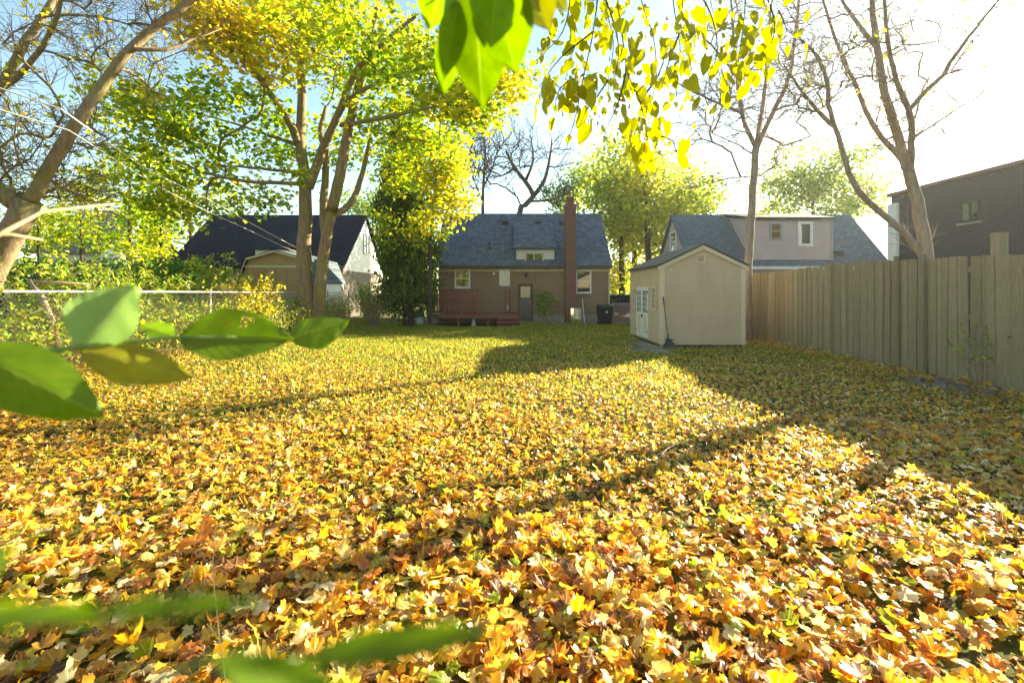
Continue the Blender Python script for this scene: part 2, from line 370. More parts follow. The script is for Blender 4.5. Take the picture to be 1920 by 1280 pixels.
# ------------------------------------------------------------------ building helpers
def face_ny(Y): return lambda u, v, d: (u, Y - d, v)          # a wall that faces -Y
def face_px(X): return lambda u, v, d: (X + d, u, v)
def face_nx(X): return lambda u, v, d: (X - d, u, v)
def fbox(mb, P, u0, u1, v0, v1, d0, d1):
    v = [P(u, w, d) for d in (d0, d1) for w in (v0, v1) for u in (u0, u1)]
    return mb.add(v, [(0, 2, 3, 1), (4, 5, 7, 6), (0, 1, 5, 4), (2, 6, 7, 3), (0, 4, 6, 2), (1, 3, 7, 5)])
def laps(mb, P, z0, z1, step, ul, ur):
    z = z0
    while z < z1 - 1e-4:
        t = min(z + step, z1)
        mb.add([P(ul(z), z, .024), P(ur(z), z, .024), P(ur(t), t, .006), P(ul(t), t, .006), P(ul(z), z, .0), P(ur(z), z, .0)], [(0, 1, 2, 3), (4, 5, 1, 0)])
        z = t
    return mb
def window(parent, P, u0, u1, v0, v1, fm, rail='h', fw=.07, glass=None, sill=True, label=None):
    mb = MB(); D = .06
    fbox(mb, P, u0, u1, v1 - fw, v1, .003, D); fbox(mb, P, u0, u1, v0, v0 + fw, .003, D)
    fbox(mb, P, u0, u0 + fw, v0 + fw, v1 - fw, .003, D); fbox(mb, P, u1 - fw, u1, v0 + fw, v1 - fw, .003, D)
    w = mb.build('window', fm, parent)
    if label: w['label'] = label
    a, b, c, d = u0 + fw, u1 - fw, v0 + fw, v1 - fw
    gl = glass or MAT['glass']
    if rail == 'h':
        m = (c + d) / 2
        fbox(MB(), P, a, b, m - .025, m + .025, .003, .05).build('rail', fm, w)
        fbox(MB(), P, a, b, c, m - .025, .008, .018).build('pane', gl, w); fbox(MB(), P, a, b, m + .025, d, .008, .026).build('pane', gl, w)
    elif rail == 'v':
        m = (a + b) / 2
        fbox(MB(), P, m - .025, m + .025, c, d, .003, .05).build('mullion', fm, w)
        fbox(MB(), P, a, m - .025, c, d, .008, .018).build('pane', gl, w); fbox(MB(), P, m + .025, b, c, d, .008, .026).build('pane', gl, w)
    else: fbox(MB(), P, a, b, c, d, .008, .02).build('pane', gl, w)
    if sill: fbox(MB(), P, u0 - .05, u1 + .05, v0 - .06, v0 - .002, .003, .10).build('sill', MAT['concrete'] if fm is MAT['white'] else fm, w)
    return w
def gable_body(mb, x0, x1, y0, y1, ze, yr, zr, zb=-.1):
    return mb.prism([(x0, y0, zb), (x0, y1, zb), (x0, y1, ze), (x0, yr, zr), (x0, y0, ze)], (x1 - x0, 0, 0))
def roof_slab(mb, x0, x1, ya, za, yb, zb, th=.13):
    return mb.prism([(x0, ya, za), (x0, yb, zb), (x0, yb, zb - th), (x0, ya, za - th)], (x1 - x0, 0, 0))

# ------------------------------------------------------------------ brick house at the end of the yard
YF = 25.0
H = empty('brick_house', (.6, 28, 0), 'brown brick storey-and-a-half house with slate blue roof and tall red chimney', 'house')
sl = (6.15 - 2.97) / 3.35
wall = gable_body(MB(), -3.8, 5.05, YF, 31.2, 2.80, 28.1, 2.80 + 3.1 * .949).build('wall', MAT['brick'], H)
MB().box(-3.83, 5.08, YF - .03, 31.2, -.1, .42).build('foundation', MAT['concrete'], H)
MB().box(-3.8, 5.05, YF - .025, YF + .05, 2.66, 2.80).build('frieze_board', MAT['cream'], H)
rf = roof_slab(MB(), -3.92, 5.14, 24.74, 2.97, 28.1, 6.15).build('roof', MAT['shingle'], H)
roof_slab(MB(), -3.92, 5.14, 31.46, 2.97, 28.103, 6.15).build('roof', MAT['shingle'], H)
MB().box(-3.92, 2.70, 24.60, 24.737, 2.83, 2.95).build('gutter', MAT['gutter'], H)
MB().box(3.26, 5.14, 24.60, 24.737, 2.83, 2.95).build('gutter', MAT['gutter'], H)
MB().tube([(5.0, 24.66, 2.86), (5.0, 24.9, 2.6), (5.0, 24.93, .2)], .04, 6).build('downspout', MAT['cream'], H)
for px in (947, 1008.5, 1055): # ridge vents
    x = XP(px, 27.5); z = 2.97 + sl * (27.45 - 24.74)
    MB().prism([(x - .17, 27.25, z - .19), (x + .17, 27.25, z - .19), (x + .17, 27.25, z + .02), (x - .17, 27.25, z + .02)], (0, .38, .20)).build('roof_vent', MAT['black'], H)
x = XP(917.5, 25.7); z = 2.97 + sl * (25.75 - 24.74)
MB().lathe([(.16, -.12), (.13, .05), (.06, .12), (.06, .34)], (x, 25.75, z), 10).build('vent_pipe', MAT['brown'], H)
# dormer
dm = MB().prism([(.22, 25.1, 2.9), (.22, 25.1, 3.80), (.22, 27.25, 5.22), (.22, 27.25, 4.0)], (1.98, 0, 0)).build('dormer', MAT['vinyl'], H)
laps(MB(), face_ny(25.097), 2.98, 3.80, .13, lambda z: .25, lambda z: 2.17).build('siding', MAT['vinyl'], dm)
roof_slab(MB(), .10, 2.30, 24.86, 3.93, 27.4, 5.53, .10).build('dormer_roof', MAT['shingle'], dm)
window(H, face_ny(25.07), XP(983.4, 25.05), XP(1019.5, 25.05), ZP(492.3, 25.05), ZP(472.6, 25.05), MAT['cream'], 'v', .09, None, False, 'sliding dormer window with cream frame')
# chimney
ch = MB().box(2.72, 3.25, 24.50, 25.25, 0.0, 6.03).build('chimney', MAT['chim'], H)
MB().box(2.69, 3.28, 24.47, 25.28, 5.94, 6.07).build('chimney_cap', MAT['chim'], ch)
MB().box(2.82, 3.15, 24.6, 25.1, 6.07, 6.42).build('flue_stack', MAT['chim'], ch)
MB().box(2.79, 3.18, 24.57, 25.13, 6.42, 6.48).build('flue_cap', MAT['concrete'], ch)
PW = face_ny(YF)
for (a, b, c, d) in ((852.6, 881.7, 540.4, 504.5), (936, 956, 535.4, 504.8), (1079.5, 1108.7, 549.8, 506)):
    window(H, PW, XP(a, YF), XP(b, YF), ZP(c, YF), ZP(d, YF), MAT['white'], 'h', .075)
fbox(MB(), PW, -1.0, -.87, 2.5, 2.62, .003, .05).build('vent_box', MAT['white'], H)
fbox(MB(), PW, -.02 + XP(949, YF), XP(954, YF) + .02, ZP(580, YF), ZP(573, YF), .003, .08).build('meter_box', MAT['white'], H)
lamp = MB().lathe([(.03, .16), (.07, .12), (.08, 0), (.03, -.05)], (XP(986.5, YF), YF - .1, ZP(518, YF)), 8).build('wall_lamp', MAT['black'], H)
# door
dx0, dx1, dz0, dz1 = XP(971, YF), XP(999.4, YF), .12, ZP(531.7, YF)
mb = MB(); fbox(mb, PW, dx0, dx0 + .09, dz0, dz1, .003, .09); fbox(mb, PW, dx1 - .09, dx1, dz0, dz1, .003, .09); fbox(mb, PW, dx0 + .09, dx1 - .09, dz1 - .09, dz1, .003, .09)
dr = mb.build('door', MAT['brown'], H)
a, b = dx0 + .09, dx1 - .09
fbox(MB(), PW, a, b, dz0, 1.26, .003, .05).build('lower_panel', MAT['door'], dr)
mb = MB(); fbox(mb, PW, a, a + .05, 1.26, dz1 - .09, .003, .06); fbox(mb, PW, b - .05, b, 1.26, dz1 - .09, .003, .06); fbox(mb, PW, a + .05, b - .05, 1.26, 1.31, .003, .06); fbox(mb, PW, a + .05, b - .05, dz1 - .14, dz1 - .09, .003, .06); mb.build('glass_frame', MAT['brown'], dr)
fbox(MB(), PW, a + .05, b - .05, 1.31, dz1 - .14, .006, .03).build('pane', MAT['glass'], dr)
mb = MB()
for i in range(4):
    u = a + .1 + i * (b - a - .2) / 3; fbox(mb, PW, u - .012, u + .012, .2, .78, .05, .07)
mb.build('guard_bars', MAT['brown'], dr)
MB().lathe([(.02, -.03), (.035, 0), (.02, .03)], (b - .08, YF - .09, 1.12), 8).build('handle', MAT['steel'], dr)

# deck with steps
D = empty('deck', (-1.9, 24, 0), 'low red-stained wooden deck with picket railing against the brick house', 'deck')
for i in range(13):
    y = 22.98 + i * .15; MB().box(-4.05, .25, y, y + .14, .50, .54).build('deck_board', MAT['deck'], D)
MB().box(-4.06, .26, 22.93, 22.975, .36, .545).build('fascia_board', MAT['deck'], D)
for x in (-4.0, -2.6, -1.2, .1): MB().box(x, x + .1, 23.0, 23.1, -.05, .49).build('support_post', MAT['deck'], D)
RL = []
for (x, y) in ((-4.03, 23.0), (-3.22, 23.0), (-2.4, 23.0), (-1.62, 23.0), (-4.03, 24.85)):
    MB().box(x - .045, x + .045, y - .045, y + .045, .545, 1.74).build('railing_post', MAT['deck'], D)
for (p, q) in (((-4.03, 23.0), (-1.62, 23.0)), ((-4.03, 23.05), (-4.03, 24.85))):
    for z in (.68, 1.2, 1.70): MB().bar((*p, z), (*q, z), .05, .085).build('railing_rail', MAT['deck'], D)
    L = math.dist(p, q); n = int(L / .115)
    pk = MB().box(-.042, .042, -.012, .012, 0, 1.0).mesh('picket')
    pk.materials.append(MAT['deck'])
    for i in range(1, n):
        t = i / n; o = bpy.data.objects.new('picket', pk); COL.objects.link(o); o.parent = D; o.matrix_parent_inverse = Matrix.Translation(-D.location)
        off = .03 if p[1] == q[1] else 0; o.location = (p[0] + (q[0] - p[0]) * t - (.03 if not off else 0), p[1] + (q[1] - p[1]) * t - off, .70)
        if not off: o.rotation_euler.z = R(90)
for x in (-.32, -.12): MB().box(x - .05, x + .05, 24.3, 24.4, .545, 1.74).build('railing_post', MAT['deck'], D)
for i, (y0, y1, z) in enumerate(((22.60, 22.92, .38), (22.28, 22.60, .22))):
    MB().box(-.72, .38, y0, y1, z - .045, z).build('step_tread', MAT['deck'], D)
    MB().box(-.70, .36, y1 - .03, y1 - .004, z - .2, z - .047).build('step_riser', MAT['deck'], D)

# little things by the house
B = empty('wheelie_bin', (4.5, 23.5, 0), 'black wheeled bin with white label standing by the brick corner', 'bin')
x0, x1, y0, y1 = 4.16, 4.86, 23.2, 23.85
mb = MB(); mb.add([(x0 + .07, y0 + .06, .08), (x1 - .07, y0 + .06, .08), (x1 - .07, y1 - .06, .08), (x0 + .07, y1 - .06, .08), (x0, y0, .86), (x1, y0, .86), (x1, y1, .86), (x0, y1, .86)],
                  [(3, 2, 1, 0), (4, 5, 6, 7), (0, 1, 5, 4), (1, 2, 6, 5), (2, 3, 7, 6), (3, 0, 4, 7)]); mb.build('body', MAT['black'], B)
MB().add([(x0 - .04, y0 - .05, .865), (x1 + .04, y0 - .05, .865), (x1 + .04, y1 + .04, .865), (x0 - .04, y1 + .04, .865), (x0 + .03, y0 + .03, .93), (x1 - .03, y0 + .03, .93), (x1 - .03, y1 + .02, 1.0), (x0 + .03, y1 + .02, 1.0)],
         [(3, 2, 1, 0), (4, 5, 6, 7), (0, 1, 5, 4), (1, 2, 6, 5), (2, 3, 7, 6), (3, 0, 4, 7)]).build('lid', MAT['black'], B)
for x in (x0 + .05, x1 - .11): MB().tube([(x, y1 - .05, .1), (x + .06, y1 - .05, .1)], .1, 12).build('wheel', MAT['rubber'], B)
mb = MB()
for k in range(2):
    for j in range(3): mb.box(4.50 + k * .055, 4.542 + k * .055, y0 + .012, y0 + .018, .60 + j * .055, .642 + j * .055)
mb.build('label_plate', MAT['white'], B)
m_ = MB().prism([(2.93, 24.10, .05), (3.45, 24.10, .05), (3.45, 24.115, .80), (2.93, 24.115, .80)], (0, .03, -.001)).build('standing_mirror', MAT['mirror'])
tag(m_, 'rectangular mirror sheet standing against the foot of the red chimney', 'mirror')
p_ = MB().tube([(3.62, 24.1, .04), (3.60, 24.75, 1.25)], .018, 6).build('garden_pole', MAT['white']); tag(p_, 'thin white pole leaning on the brick wall beside the mirror', 'pole')
L_ = empty('lattice_gate', (6.6, 24.6, 0), 'low pinkish lattice gate between the black bin and the tan shed', 'gate')
mb = MB()
for k in range(-4, 30):
    for s_ in (1, -1):
        pts = []
        xa = 5.2 + k * .11; xb = xa + .66
        lo, hi = 5.2, 8.0
        za, zb = (.3, .96) if s_ == 1 else (.96, .3)
        if xb < lo or xa > hi: continue
        def cut(x): return za + (zb - za) * (x - xa) / .66
        xa2, xb2 = max(xa, lo), min(xb, hi)
        mb.bar((xa2, 24.6 + .012 * s_, cut(xa2)), (xb2, 24.6 + .012 * s_, cut(xb2)), .035, .008, (0, 1, 0))
mb.build('lattice_panel', MAT['lattice'], L_)
for z in (.27, 1.0): MB().box(5.18, 8.02, 24.55, 24.65, z - .04, z + .04).build('rail', MAT['lattice'], L_)
MB().box(5.18, 8.02, 24.58, 24.62, .02, .225).build('kick_board', MAT['concrete'], L_)
for x in (5.15, 8.03): MB().box(x - .05, x + .05, 24.54, 24.66, -.05, 1.1).build('post', MAT['lattice'], L_)
bb = empty('water_drum', (XP(786, 23.4), 23.4, g1(-4.5, 23.4)), 'teal and white plastic drum beside the deck', 'drum')
c = bb.location
MB().lathe([(.20, 0), (.24, .04), (.25, .3), (.24, .36)], c, 14).build('base', MAT['white'], bb)
MB().lathe([(.245, .362), (.25, .5), (.21, .62), (.10, .68), (.08, .74)], c, 14).build('upper_shell', MAT['teal'], bb)
b2 = empty('plastic_tub', (XP(768, 23.6), 23.6, g1(-5, 23.6)), 'grey plastic tub beside the teal drum', 'tub'); c = b2.location
MB().lathe([(.22, 0), (.28, .45), (.30, .46), (.30, .5), (.27, .5)], c, 14).build('shell', MAT['greyp'], b2)
o_ = MB().lathe([(.10, 0), (.12, .06), (.09, .16), (.06, .2), (.075, .26), (.05, .32), (.02, .34)], (XP(888, 22.7), 22.7, g1(-1.8, 22.7)), 10).build('garden_ornament', MAT['greyp'], None, True)
tag(o_, 'small grey garden ornament on the lawn before the deck', 'ornament')
def car(parent_loc_, m):
    x, y = parent_loc_; C = empty('parked_car', (x, y, 0), 'blue parked car seen past the lattice gate', 'car')
    prof = [(-2.1, .35), (-2.1, .8), (-1.2, .95), (-.7, 1.42), (.7, 1.45), (1.35, 1.0), (2.1, .85), (2.1, .35)]
    MB().prism([(x - .85, y + a, b) for a, b in prof], (1.7, 0, 0)).build('body', m, C)
    for sx in (-1, 1): MB().prism([(x + sx * .853, y + a, b) for a, b in ((-1.0, .98), (-.62, 1.34), (.62, 1.36), (1.1, 1.0))], (sx * .01, 0, 0)).build('window', MAT['glass'], C)
    MB().prism([(x - .7, y - 1.18, 1.0), (x + .7, y - 1.18, 1.0), (x + .62, y - .76, 1.37), (x - .62, y - .76, 1.37)], (0, -.01, .01)).build('rear_window', MAT['glass'], C)
    for sx in (-1, 1):
        for wy in (-1.3, 1.3):
            w = MB().tube([(x + sx * .7, y + wy, .32), (x + sx * .88, y + wy, .32)], .32, 16).build('wheel', MAT['rubber'], C)
            MB().tube([(x + sx * .86, y + wy, .32), (x + sx * .89, y + wy, .32)], .2, 12).build('rim', MAT['steel'], w)
car((XP(1156, 31), 31), MAT['blue'])

# ------------------------------------------------------------------ garden shed
S = empty('garden_shed', (5.58, 16, 0), 'tan wooden garden shed with gable roof and cream trim', 'shed')
sx0, sx1, sy0, sy1 = 4.36, 6.80, 14.15, 17.85; zw, zp, xp = 2.40, 2.97, 5.58
MB().prism([(sx0, sy0, .09), (sx1, sy0, .09), (sx1, sy0, zw), (xp, sy0, zp), (sx0, sy0, zw)], (0, sy1 - sy0, 0)).build('wall', MAT['shed'], S)
MB().box(sx0 + .03, sx1 - .03, sy0 + .03, sy1 - .03, -.05, .088).build('skid_base', MAT['gutter'], S)
for (xa, za, xb, zb) in ((sx0 - .1, zw - .02, xp, zp + .035), (sx1 + .1, zw - .02, xp + .002, zp + .035)):
    MB().prism([(xa, sy0 - .09, za), (xb, sy0 - .09, zb), (xb, sy0 - .09, zb + .05), (xa, sy0 - .09, za + .05)], (0, sy1 - sy0 + .18, 0)).build('roof', MAT['roofdark'], S)
    MB().prism([(xa, sy0 - .02, za - .115), (xb, sy0 - .02, zb - .13), (xb, sy0 - .02, zb - .002), (xa, sy0 - .02, za - .002)], (0, -.04, 0)).build('barge_board', MAT['trim'], S)
MB().box(sx0 - .022, sx0 + .10, sy0 - .022, sy0 - .002, .09, zw - .06).build('corner_trim', MAT['trim'], S)
MB().box(sx0 - .022, sx0 - .002, sy0, sy0 + .10, .09, zw - .06).build('corner_trim', MAT['trim'], S)
MB().box(sx1 - .10, sx1 + .022, sy0 - .022, sy0 - .002, .09, zw - .06).build('corner_trim', MAT['trim'], S)
MB().box(sx0 + .1, sx1 - .1, sy0 - .008, sy0 - .001, zw - .055, zw - .03).build('panel_joint', MAT['shed'], S)
vt = MB(); PS = face_ny(sy0)
u0, u1, v0, v1 = XP(1305.5, sy0), XP(1321.5, sy0), ZP(492.5, sy0), ZP(477.5, sy0)
fbox(vt, PS, u0, u1, v0, v0 + .03, .002, .03); fbox(vt, PS, u0, u1, v1 - .03, v1, .002, .03); fbox(vt, PS, u0, u0 + .03, v0 + .03, v1 - .03, .002, .03); fbox(vt, PS, u1 - .03, u1, v0 + .03, v1 - .03, .002, .03)
vt = vt.build('gable_vent', MAT['trim'], S)
for k in range(4):
    z = v0 + .04 + k * .042; MB().prism([(u0 + .03, sy0 - .022, z), (u1 - .03, sy0 - .022, z), (u1 - .03, sy0 - .004, z + .034), (u0 + .03, sy0 - .004, z + .034)], (0, -.006, 0)).build('slat', MAT['shed'], vt)
PL = face_nx(sx0)
# double door on the left wall
for (ya, yb) in ((15.40, 16.09), (16.11, 16.80)):
    d = fbox(MB(), PL, ya, yb, .12, 1.80, .002, .03).build('door_leaf', MAT['trim'], S)
    mb = MB()
    for (p, q, r_, s_) in ((ya + .02, yb - .02, .16, .26), (ya + .02, yb - .02, .86, .96), (ya + .02, yb - .02, 1.68, 1.78), (ya + .02, ya + .12, .26, .86), (yb - .12, yb - .02, .26, .86), (ya + .02, ya + .10, .96, 1.68), (yb - .10, yb - .02, .96, 1.68)):
        fbox(mb, PL, p, q, r_, s_, .03, .05)
    mb.build('door_trim', MAT['white'], d)
    fbox(MB(), PL, ya + .10, yb - .10, .96, 1.68, .031, .036).build('pane', MAT['glass'], d)
    mb = MB()
    for k in range(1, 3): fbox(mb, PL, ya + .10 + k * (yb - ya - .2) / 3 - .012, ya + .10 + k * (yb - ya - .2) / 3 + .012, .96, 1.68, .036, .046)
    for k in range(1, 4): fbox(mb, PL, ya + .10, yb - .10, .96 + k * .18 - .012, .96 + k * .18 + .012, .0365, .0445)
    mb.build('muntin_grid', MAT['white'], d)
fbox(MB(), PL, 15.97, 16.07, .80, .90, .05, .08).build('latch', MAT['black'], S)
for yh in (15.40, 16.80):
    for zh in (.36, 1.0, 1.62): fbox(MB(), PL, yh - .05, yh + .05, zh - .025, zh + .025, .0505, .058).build('hinge', MAT['black'], S)
MB().box(xp - .012, xp + .012, sy0 - .007, sy0 - .001, .1, zw - .06).build('panel_joint', MAT['shed'], S)
for (ya, yb) in ((14.66, 15.02), (17.08, 17.44)):
    w = fbox(MB(), PL, ya + .04, yb - .04, 1.14, 1.74, .002, .012).build('window', MAT['glass'], S)
    mb = MB()
    for (p, q, r_, s_) in ((ya, yb, 1.08, 1.14), (ya, yb, 1.74, 1.80), (ya, ya + .04, 1.14, 1.74), (yb - .04, yb, 1.14, 1.74), ((ya + yb) / 2 - .012, (ya + yb) / 2 + .012, 1.14, 1.74)): fbox(mb, PL, p, q, r_, s_, .003, .03)
    for k in range(1, 4): fbox(mb, PL, ya + .04, yb - .04, 1.14 + k * .15 - .01, 1.14 + k * .15 + .01, .004, .026)
    mb.build('frame', MAT['trim'], w)
    for (p, q) in ((ya - .12, ya - .01), (yb + .01, yb + .12)): fbox(MB(), PL, p, q, 1.06, 1.82, .003, .02).build('shutter', MAT['shed'], w)

RK = empty('leaf_rake', (4.42, 13.8, 0), 'charcoal fan rake with red-brown handle leaning on the tan shed', 'rake')
hb, ht = at(1252.5, 630, 13.92), at(1243.5, 556.9, 14.10)
MB().tube([hb, hb.lerp(ht, .8)], .014, 6).build('handle', MAT['handle'], RK); MB().tube([hb.lerp(ht, .8), ht], .02, 6).build('grip', MAT['rake'], RK)
MB().tube([hb + Vector((.01, -.01, -.06)), hb + Vector((-.005, 0, .05))], .025, 6).build('socket', MAT['rake'], RK)
for k in range(15):
    t = (k - 7) / 7; b_ = Vector((hb.x + .02 + t * .21, 13.78 + abs(t) * .02, .045)); a_ = hb + Vector((t * .02, -.005, -.04))
    MB().tube([a_, a_.lerp(b_, .6) + Vector((0, -.012, 0)), b_, b_ + Vector((0, -.05, -.02))], [.010, .013, .014, .008], 4).build('tine', MAT['rake'], RK)
MB().bar((hb.x - .11, 13.84, .27), (hb.x + .14, 13.84, .27), .02, .03).build('brace', MAT['rake'], RK)
for i, (x, y, w, l, r_) in enumerate(((3.95, 12.95, .5, .62, 4), (3.93, 13.6, .52, .6, -3), (3.98, 14.25, .5, .62, 2), (4.0, 14.9, .5, .6, -2), (3.98, 15.55, .52, .62, 5), (3.5, 13.3, .5, .6, -6))):
    me = MB().add([(-w / 2, -l / 2, 0), (w / 2, -l / 2, 0), (w / 2, l / 2, 0), (-w / 2, l / 2, 0), (-w / 2 + .015, -l / 2 + .015, .05), (w / 2 - .015, -l / 2 + .015, .05), (w / 2 - .015, l / 2 - .015, .05), (-w / 2 + .015, l / 2 - .015, .05)],
                  [(3, 2, 1, 0), (4, 5, 6, 7), (0, 1, 5, 4), (1, 2, 6, 5), (2, 3, 7, 6), (3, 0, 4, 7)]).mesh('paving_slab')
    o = link('paving_slab', me, MAT['paver']); o.location = (x, y, g1(x, y) + .015); o.rotation_euler = (R(random.uniform(-2, 2)), R(random.uniform(-2, 2)), R(r_))
    tag(o, 'grey concrete slab of the row before the tan shed door', 'paving slab', 'paving slabs beside the tan shed')

# ------------------------------------------------------------------ wooden fence, right
FX = 8.2
FN = empty('board_fence', (FX, 10, 0), 'tall weathered vertical board fence beside the tan shed', 'fence')
bms = []
for k in range(6):
    w = .132 + .006 * math.sin(k * 2.1); e = .006 * math.sin(k * 1.7)
    bms.append(MB().prism([(0, -w / 2, 0), (0, w / 2, 0), (0, w / 2, 2.33 + e), (0, -w / 2, 2.33 - e)], (.02, 0, 0)).mesh('board')); bms[-1].materials.append(MAT['fence'])
y = -4.0; k = 0
while y < 24.2:
    o = bpy.data.objects.new('board', bms[random.randrange(6)]); COL.objects.link(o); o.parent = FN; o.matrix_parent_inverse = Matrix.Translation(-FN.location)
    h = 1 + .014 * math.sin(y * .7) + random.uniform(-.006, .006) - .006 * max(0, 7 - abs(y - 9)) * 0
    o.location = (FX + random.uniform(-.008, .008) + (.022 if k % 2 else 0), y, g1(FX, y) - .03); o.scale = (1, random.uniform(.95, 1.03), h); o.rotation_euler = (R(random.uniform(-.7, .7)), R(random.uniform(-.4, .4)), R(random.uniform(-4, 4)))
    y += random.uniform(.110, .119); k += 1
for z in (.35, 1.2, 2.05): MB().box(FX + .062, FX + .10, -4.1, 24.2, z - .045, z + .045).build('rail', MAT['fence'], FN)
for (yp, w, ht) in ((XP(1, 1) * 0 + FX * F / 599, .09, 2.36), (FX * F / 725, .09, 2.40), (FX * F / 774, .11, 2.40), (5.4, .09, 2.4), (3.0, .09, 2.4), (.5, .09, 2.4), (16.8, .09, 2.36)):
    MB().box(FX - .075, FX - .012, yp - w / 2, yp + w / 2, -.1, ht).build('post', MAT['fence'], FN)
yp = (FX + .2) * F / 915; MB().box(FX + .12, FX + .26, yp - .09, yp + .09, 0, ZP(436, yp)).build('tall_post', MAT['fence'], FN)

# rubble beside the fence
for i in range(16):
    sx, sy, sz = random.uniform(.06, .13), random.uniform(.05, .1), random.uniform(.035, .06); mb = MB()
    c8 = [(a * sx + random.uniform(-.03, .03), b * sy + random.uniform(-.03, .03), c * sz + random.uniform(-.02, .02)) for c in (-1, 1) for b in (-1, 1) for a in (-1, 1)]
    mb.add(c8, [(0, 2, 3, 1), (4, 5, 7, 6), (0, 1, 5, 4), (2, 6, 7, 3), (0, 4, 6, 2), (1, 3, 7, 5)])
    me = mb.mesh('rubble_stone'); o = link('rubble_stone', me, MAT['stone'])
    x = 7.35 + random.uniform(-.35, .4); y = 8.1 + random.uniform(-.7, .9); o.location = (x, y, g1(x, y) + .035 + (.06 if i % 3 == 0 else 0)); o.rotation_euler = (random.uniform(-.4, .4), random.uniform(-.4, .4), random.uniform(0, 6))
    tag(o, 'broken brown-grey stone in the heap at the foot of the board fence', 'stone', 'rubble heap at the board fence')

# ------------------------------------------------------------------ siding house behind the board fence
N = empty('siding_house', (13.4, 26.2, 0), 'mauve-grey siding house with wide flat dormer behind the board fence', 'house')
gable_body(MB(), 8.74, 18.2, 23.45, 29.1, 2.72, 26.25, 5.55).build('wall', MAT['mauve'], N)
roof_slab(MB(), 8.60, 18.35, 23.25, 2.83, 26.25, 5.80, .12).build('roof', MAT['shingle_g'], N); roof_slab(MB(), 8.60, 18.35, 29.25, 2.83, 26.253, 5.80, .12).build('roof', MAT['shingle_g'], N)
MB().box(8.6, 18.35, 23.10, 23.247, 2.70, 2.83).build('gutter', MAT['white'], N)
zg = lambda z: (z - 2.72) / (5.55 - 2.72) * 2.8
laps(MB(), face_nx(8.735), 2.3, 5.45, .15, lambda z: 23.45 + max(0, zg(z)), lambda z: 29.05 - max(0, zg(z))).build('siding', MAT['mauve'], N)
window(N, face_nx(8.70), 25.55, 26.5, ZP(470, 25.9) , ZP(434, 25.9), MAT['white'], 'h', .07, None, False)
dx0_, dx1_ = 11.65, 15.55
dd = MB().prism([(dx0_, 23.62, 2.9), (dx0_, 23.62, 5.12), (dx0_, 26.2, 5.6), (dx0_, 26.2, 4.5)], (dx1_ - dx0_, 0, 0)).build('dormer', MAT['mauve'], N)
laps(MB(), face_ny(23.615), 2.95, 5.10, .13, lambda z: dx0_, lambda z: dx1_).build('siding', MAT['mauve'], dd)
laps(MB(), face_nx(dx0_ - .005), 3.0, 5.05, .13, lambda z: 23.62, lambda z: 23.62 + (z - 2.83) / .99).build('siding', MAT['mauve'], dd)
roof_slab(MB(), dx0_ - .12, dx1_ + .12, 23.42, 5.24, 26.4, 5.86, .12).build('dormer_roof', MAT['roofdark'], dd)
MB().box(dx1_ - .02, dx1_ + .10, 23.57, 23.70, 2.95, 5.10).build('corner_post', MAT['greyp'], dd)
PN = face_ny(23.59)
window(N, PN, XP(1443.7, 23.55), XP(1466.2, 23.55), ZP(449.5, 23.55), ZP(417.6, 23.55), MAT['greyp'], 'h', .08, MAT['glass_y'], False, 'small grey framed dormer window with amber reflection coloured into the glass')
window(N, PN, XP(1496.6, 23.55), XP(1524, 23.55), ZP(461.5, 23.55), ZP(415.4, 23.55), MAT['white'], None, .12, None, False, 'white framed dormer window')
MB().box(15.9, 16.3, 23.75, 24.0, 3.35, 3.62).build('roof_vent', MAT['black'], N)

# ------------------------------------------------------------------ dark brick building, far right
K = empty('brick_building', (19, 14, 0), 'dark brown brick building with plain long wall beyond the board fence', 'building')
KX, KY = 16.0, 20.4
MB().box(KX, 24, 1.5, KY, -.1, 5.62).build('wall', MAT['dbrick'], K)
MB().box(KX - .12, 24.1, 1.4, KY + .1, 5.62, 5.76).build('coping', MAT['brown'], K)
MB().box(KX - .12, KX - .003, KY - .42, KY + .06, -.1, 5.3).build('corner_pier', MAT['white'], K)
w = window(K, face_nx(KX - .003), XP(1, 1) * 0 + KX * F / 878, KX * F / 842.6, 4.08, 4.78, MAT['black'], 'v', .06, None, False, 'black framed window with pale sill')
MB().box(KX - .1, KX - .004, KX * F / 878 - .1, KX * F / 842.6 + .1, 3.98, 4.06).build('sill', MAT['concrete'], w)

# ------------------------------------------------------------------ left neighbour, barn and far left house
E = empty('dark_roof_house', (-15, 31, 0), 'house with dark plum roof and white siding gable behind the ochre barn', 'house')
ge, ra = 28.6, 33.1
gable_body(MB(), -20.2, -10.05, ge + .15, 37.4, 3.0, ra, 3.0 + 4.35 * .82).build('wall', MAT['taupe'], E)
roof_slab(MB(), -20.5, -9.9, ge - .1, 3.10, ra, 6.85).build('roof', MAT['shingle_d'], E); roof_slab(MB(), -20.5, -9.9, 37.7, 3.10, ra + .003, 6.85).build('roof', MAT['shingle_d'], E)
ze = lambda z: max(0, (z - 3.0) / .82)
laps(MB(), face_px(-10.045), 2.9, 6.5, .17, lambda z: ge + .15 + ze(z), lambda z: 37.35 - ze(z)).build('siding', MAT['white'], E)
window(E, face_px(-10.02), 32.6, 33.9, ZP(477, 33), ZP(439, 33), MAT['white'], 'v', .1, None, False)
window(E, face_ny(ge + .15), XP(362, ge), XP(382, ge), 1.6, 2.7, MAT['white'], 'h', .08, None, False)
fbox(MB(), face_ny(ge + .15), XP(355, ge), XP(359, ge), 0, 2.95, .003, .05).build('corner_trim', MAT['white'], E)
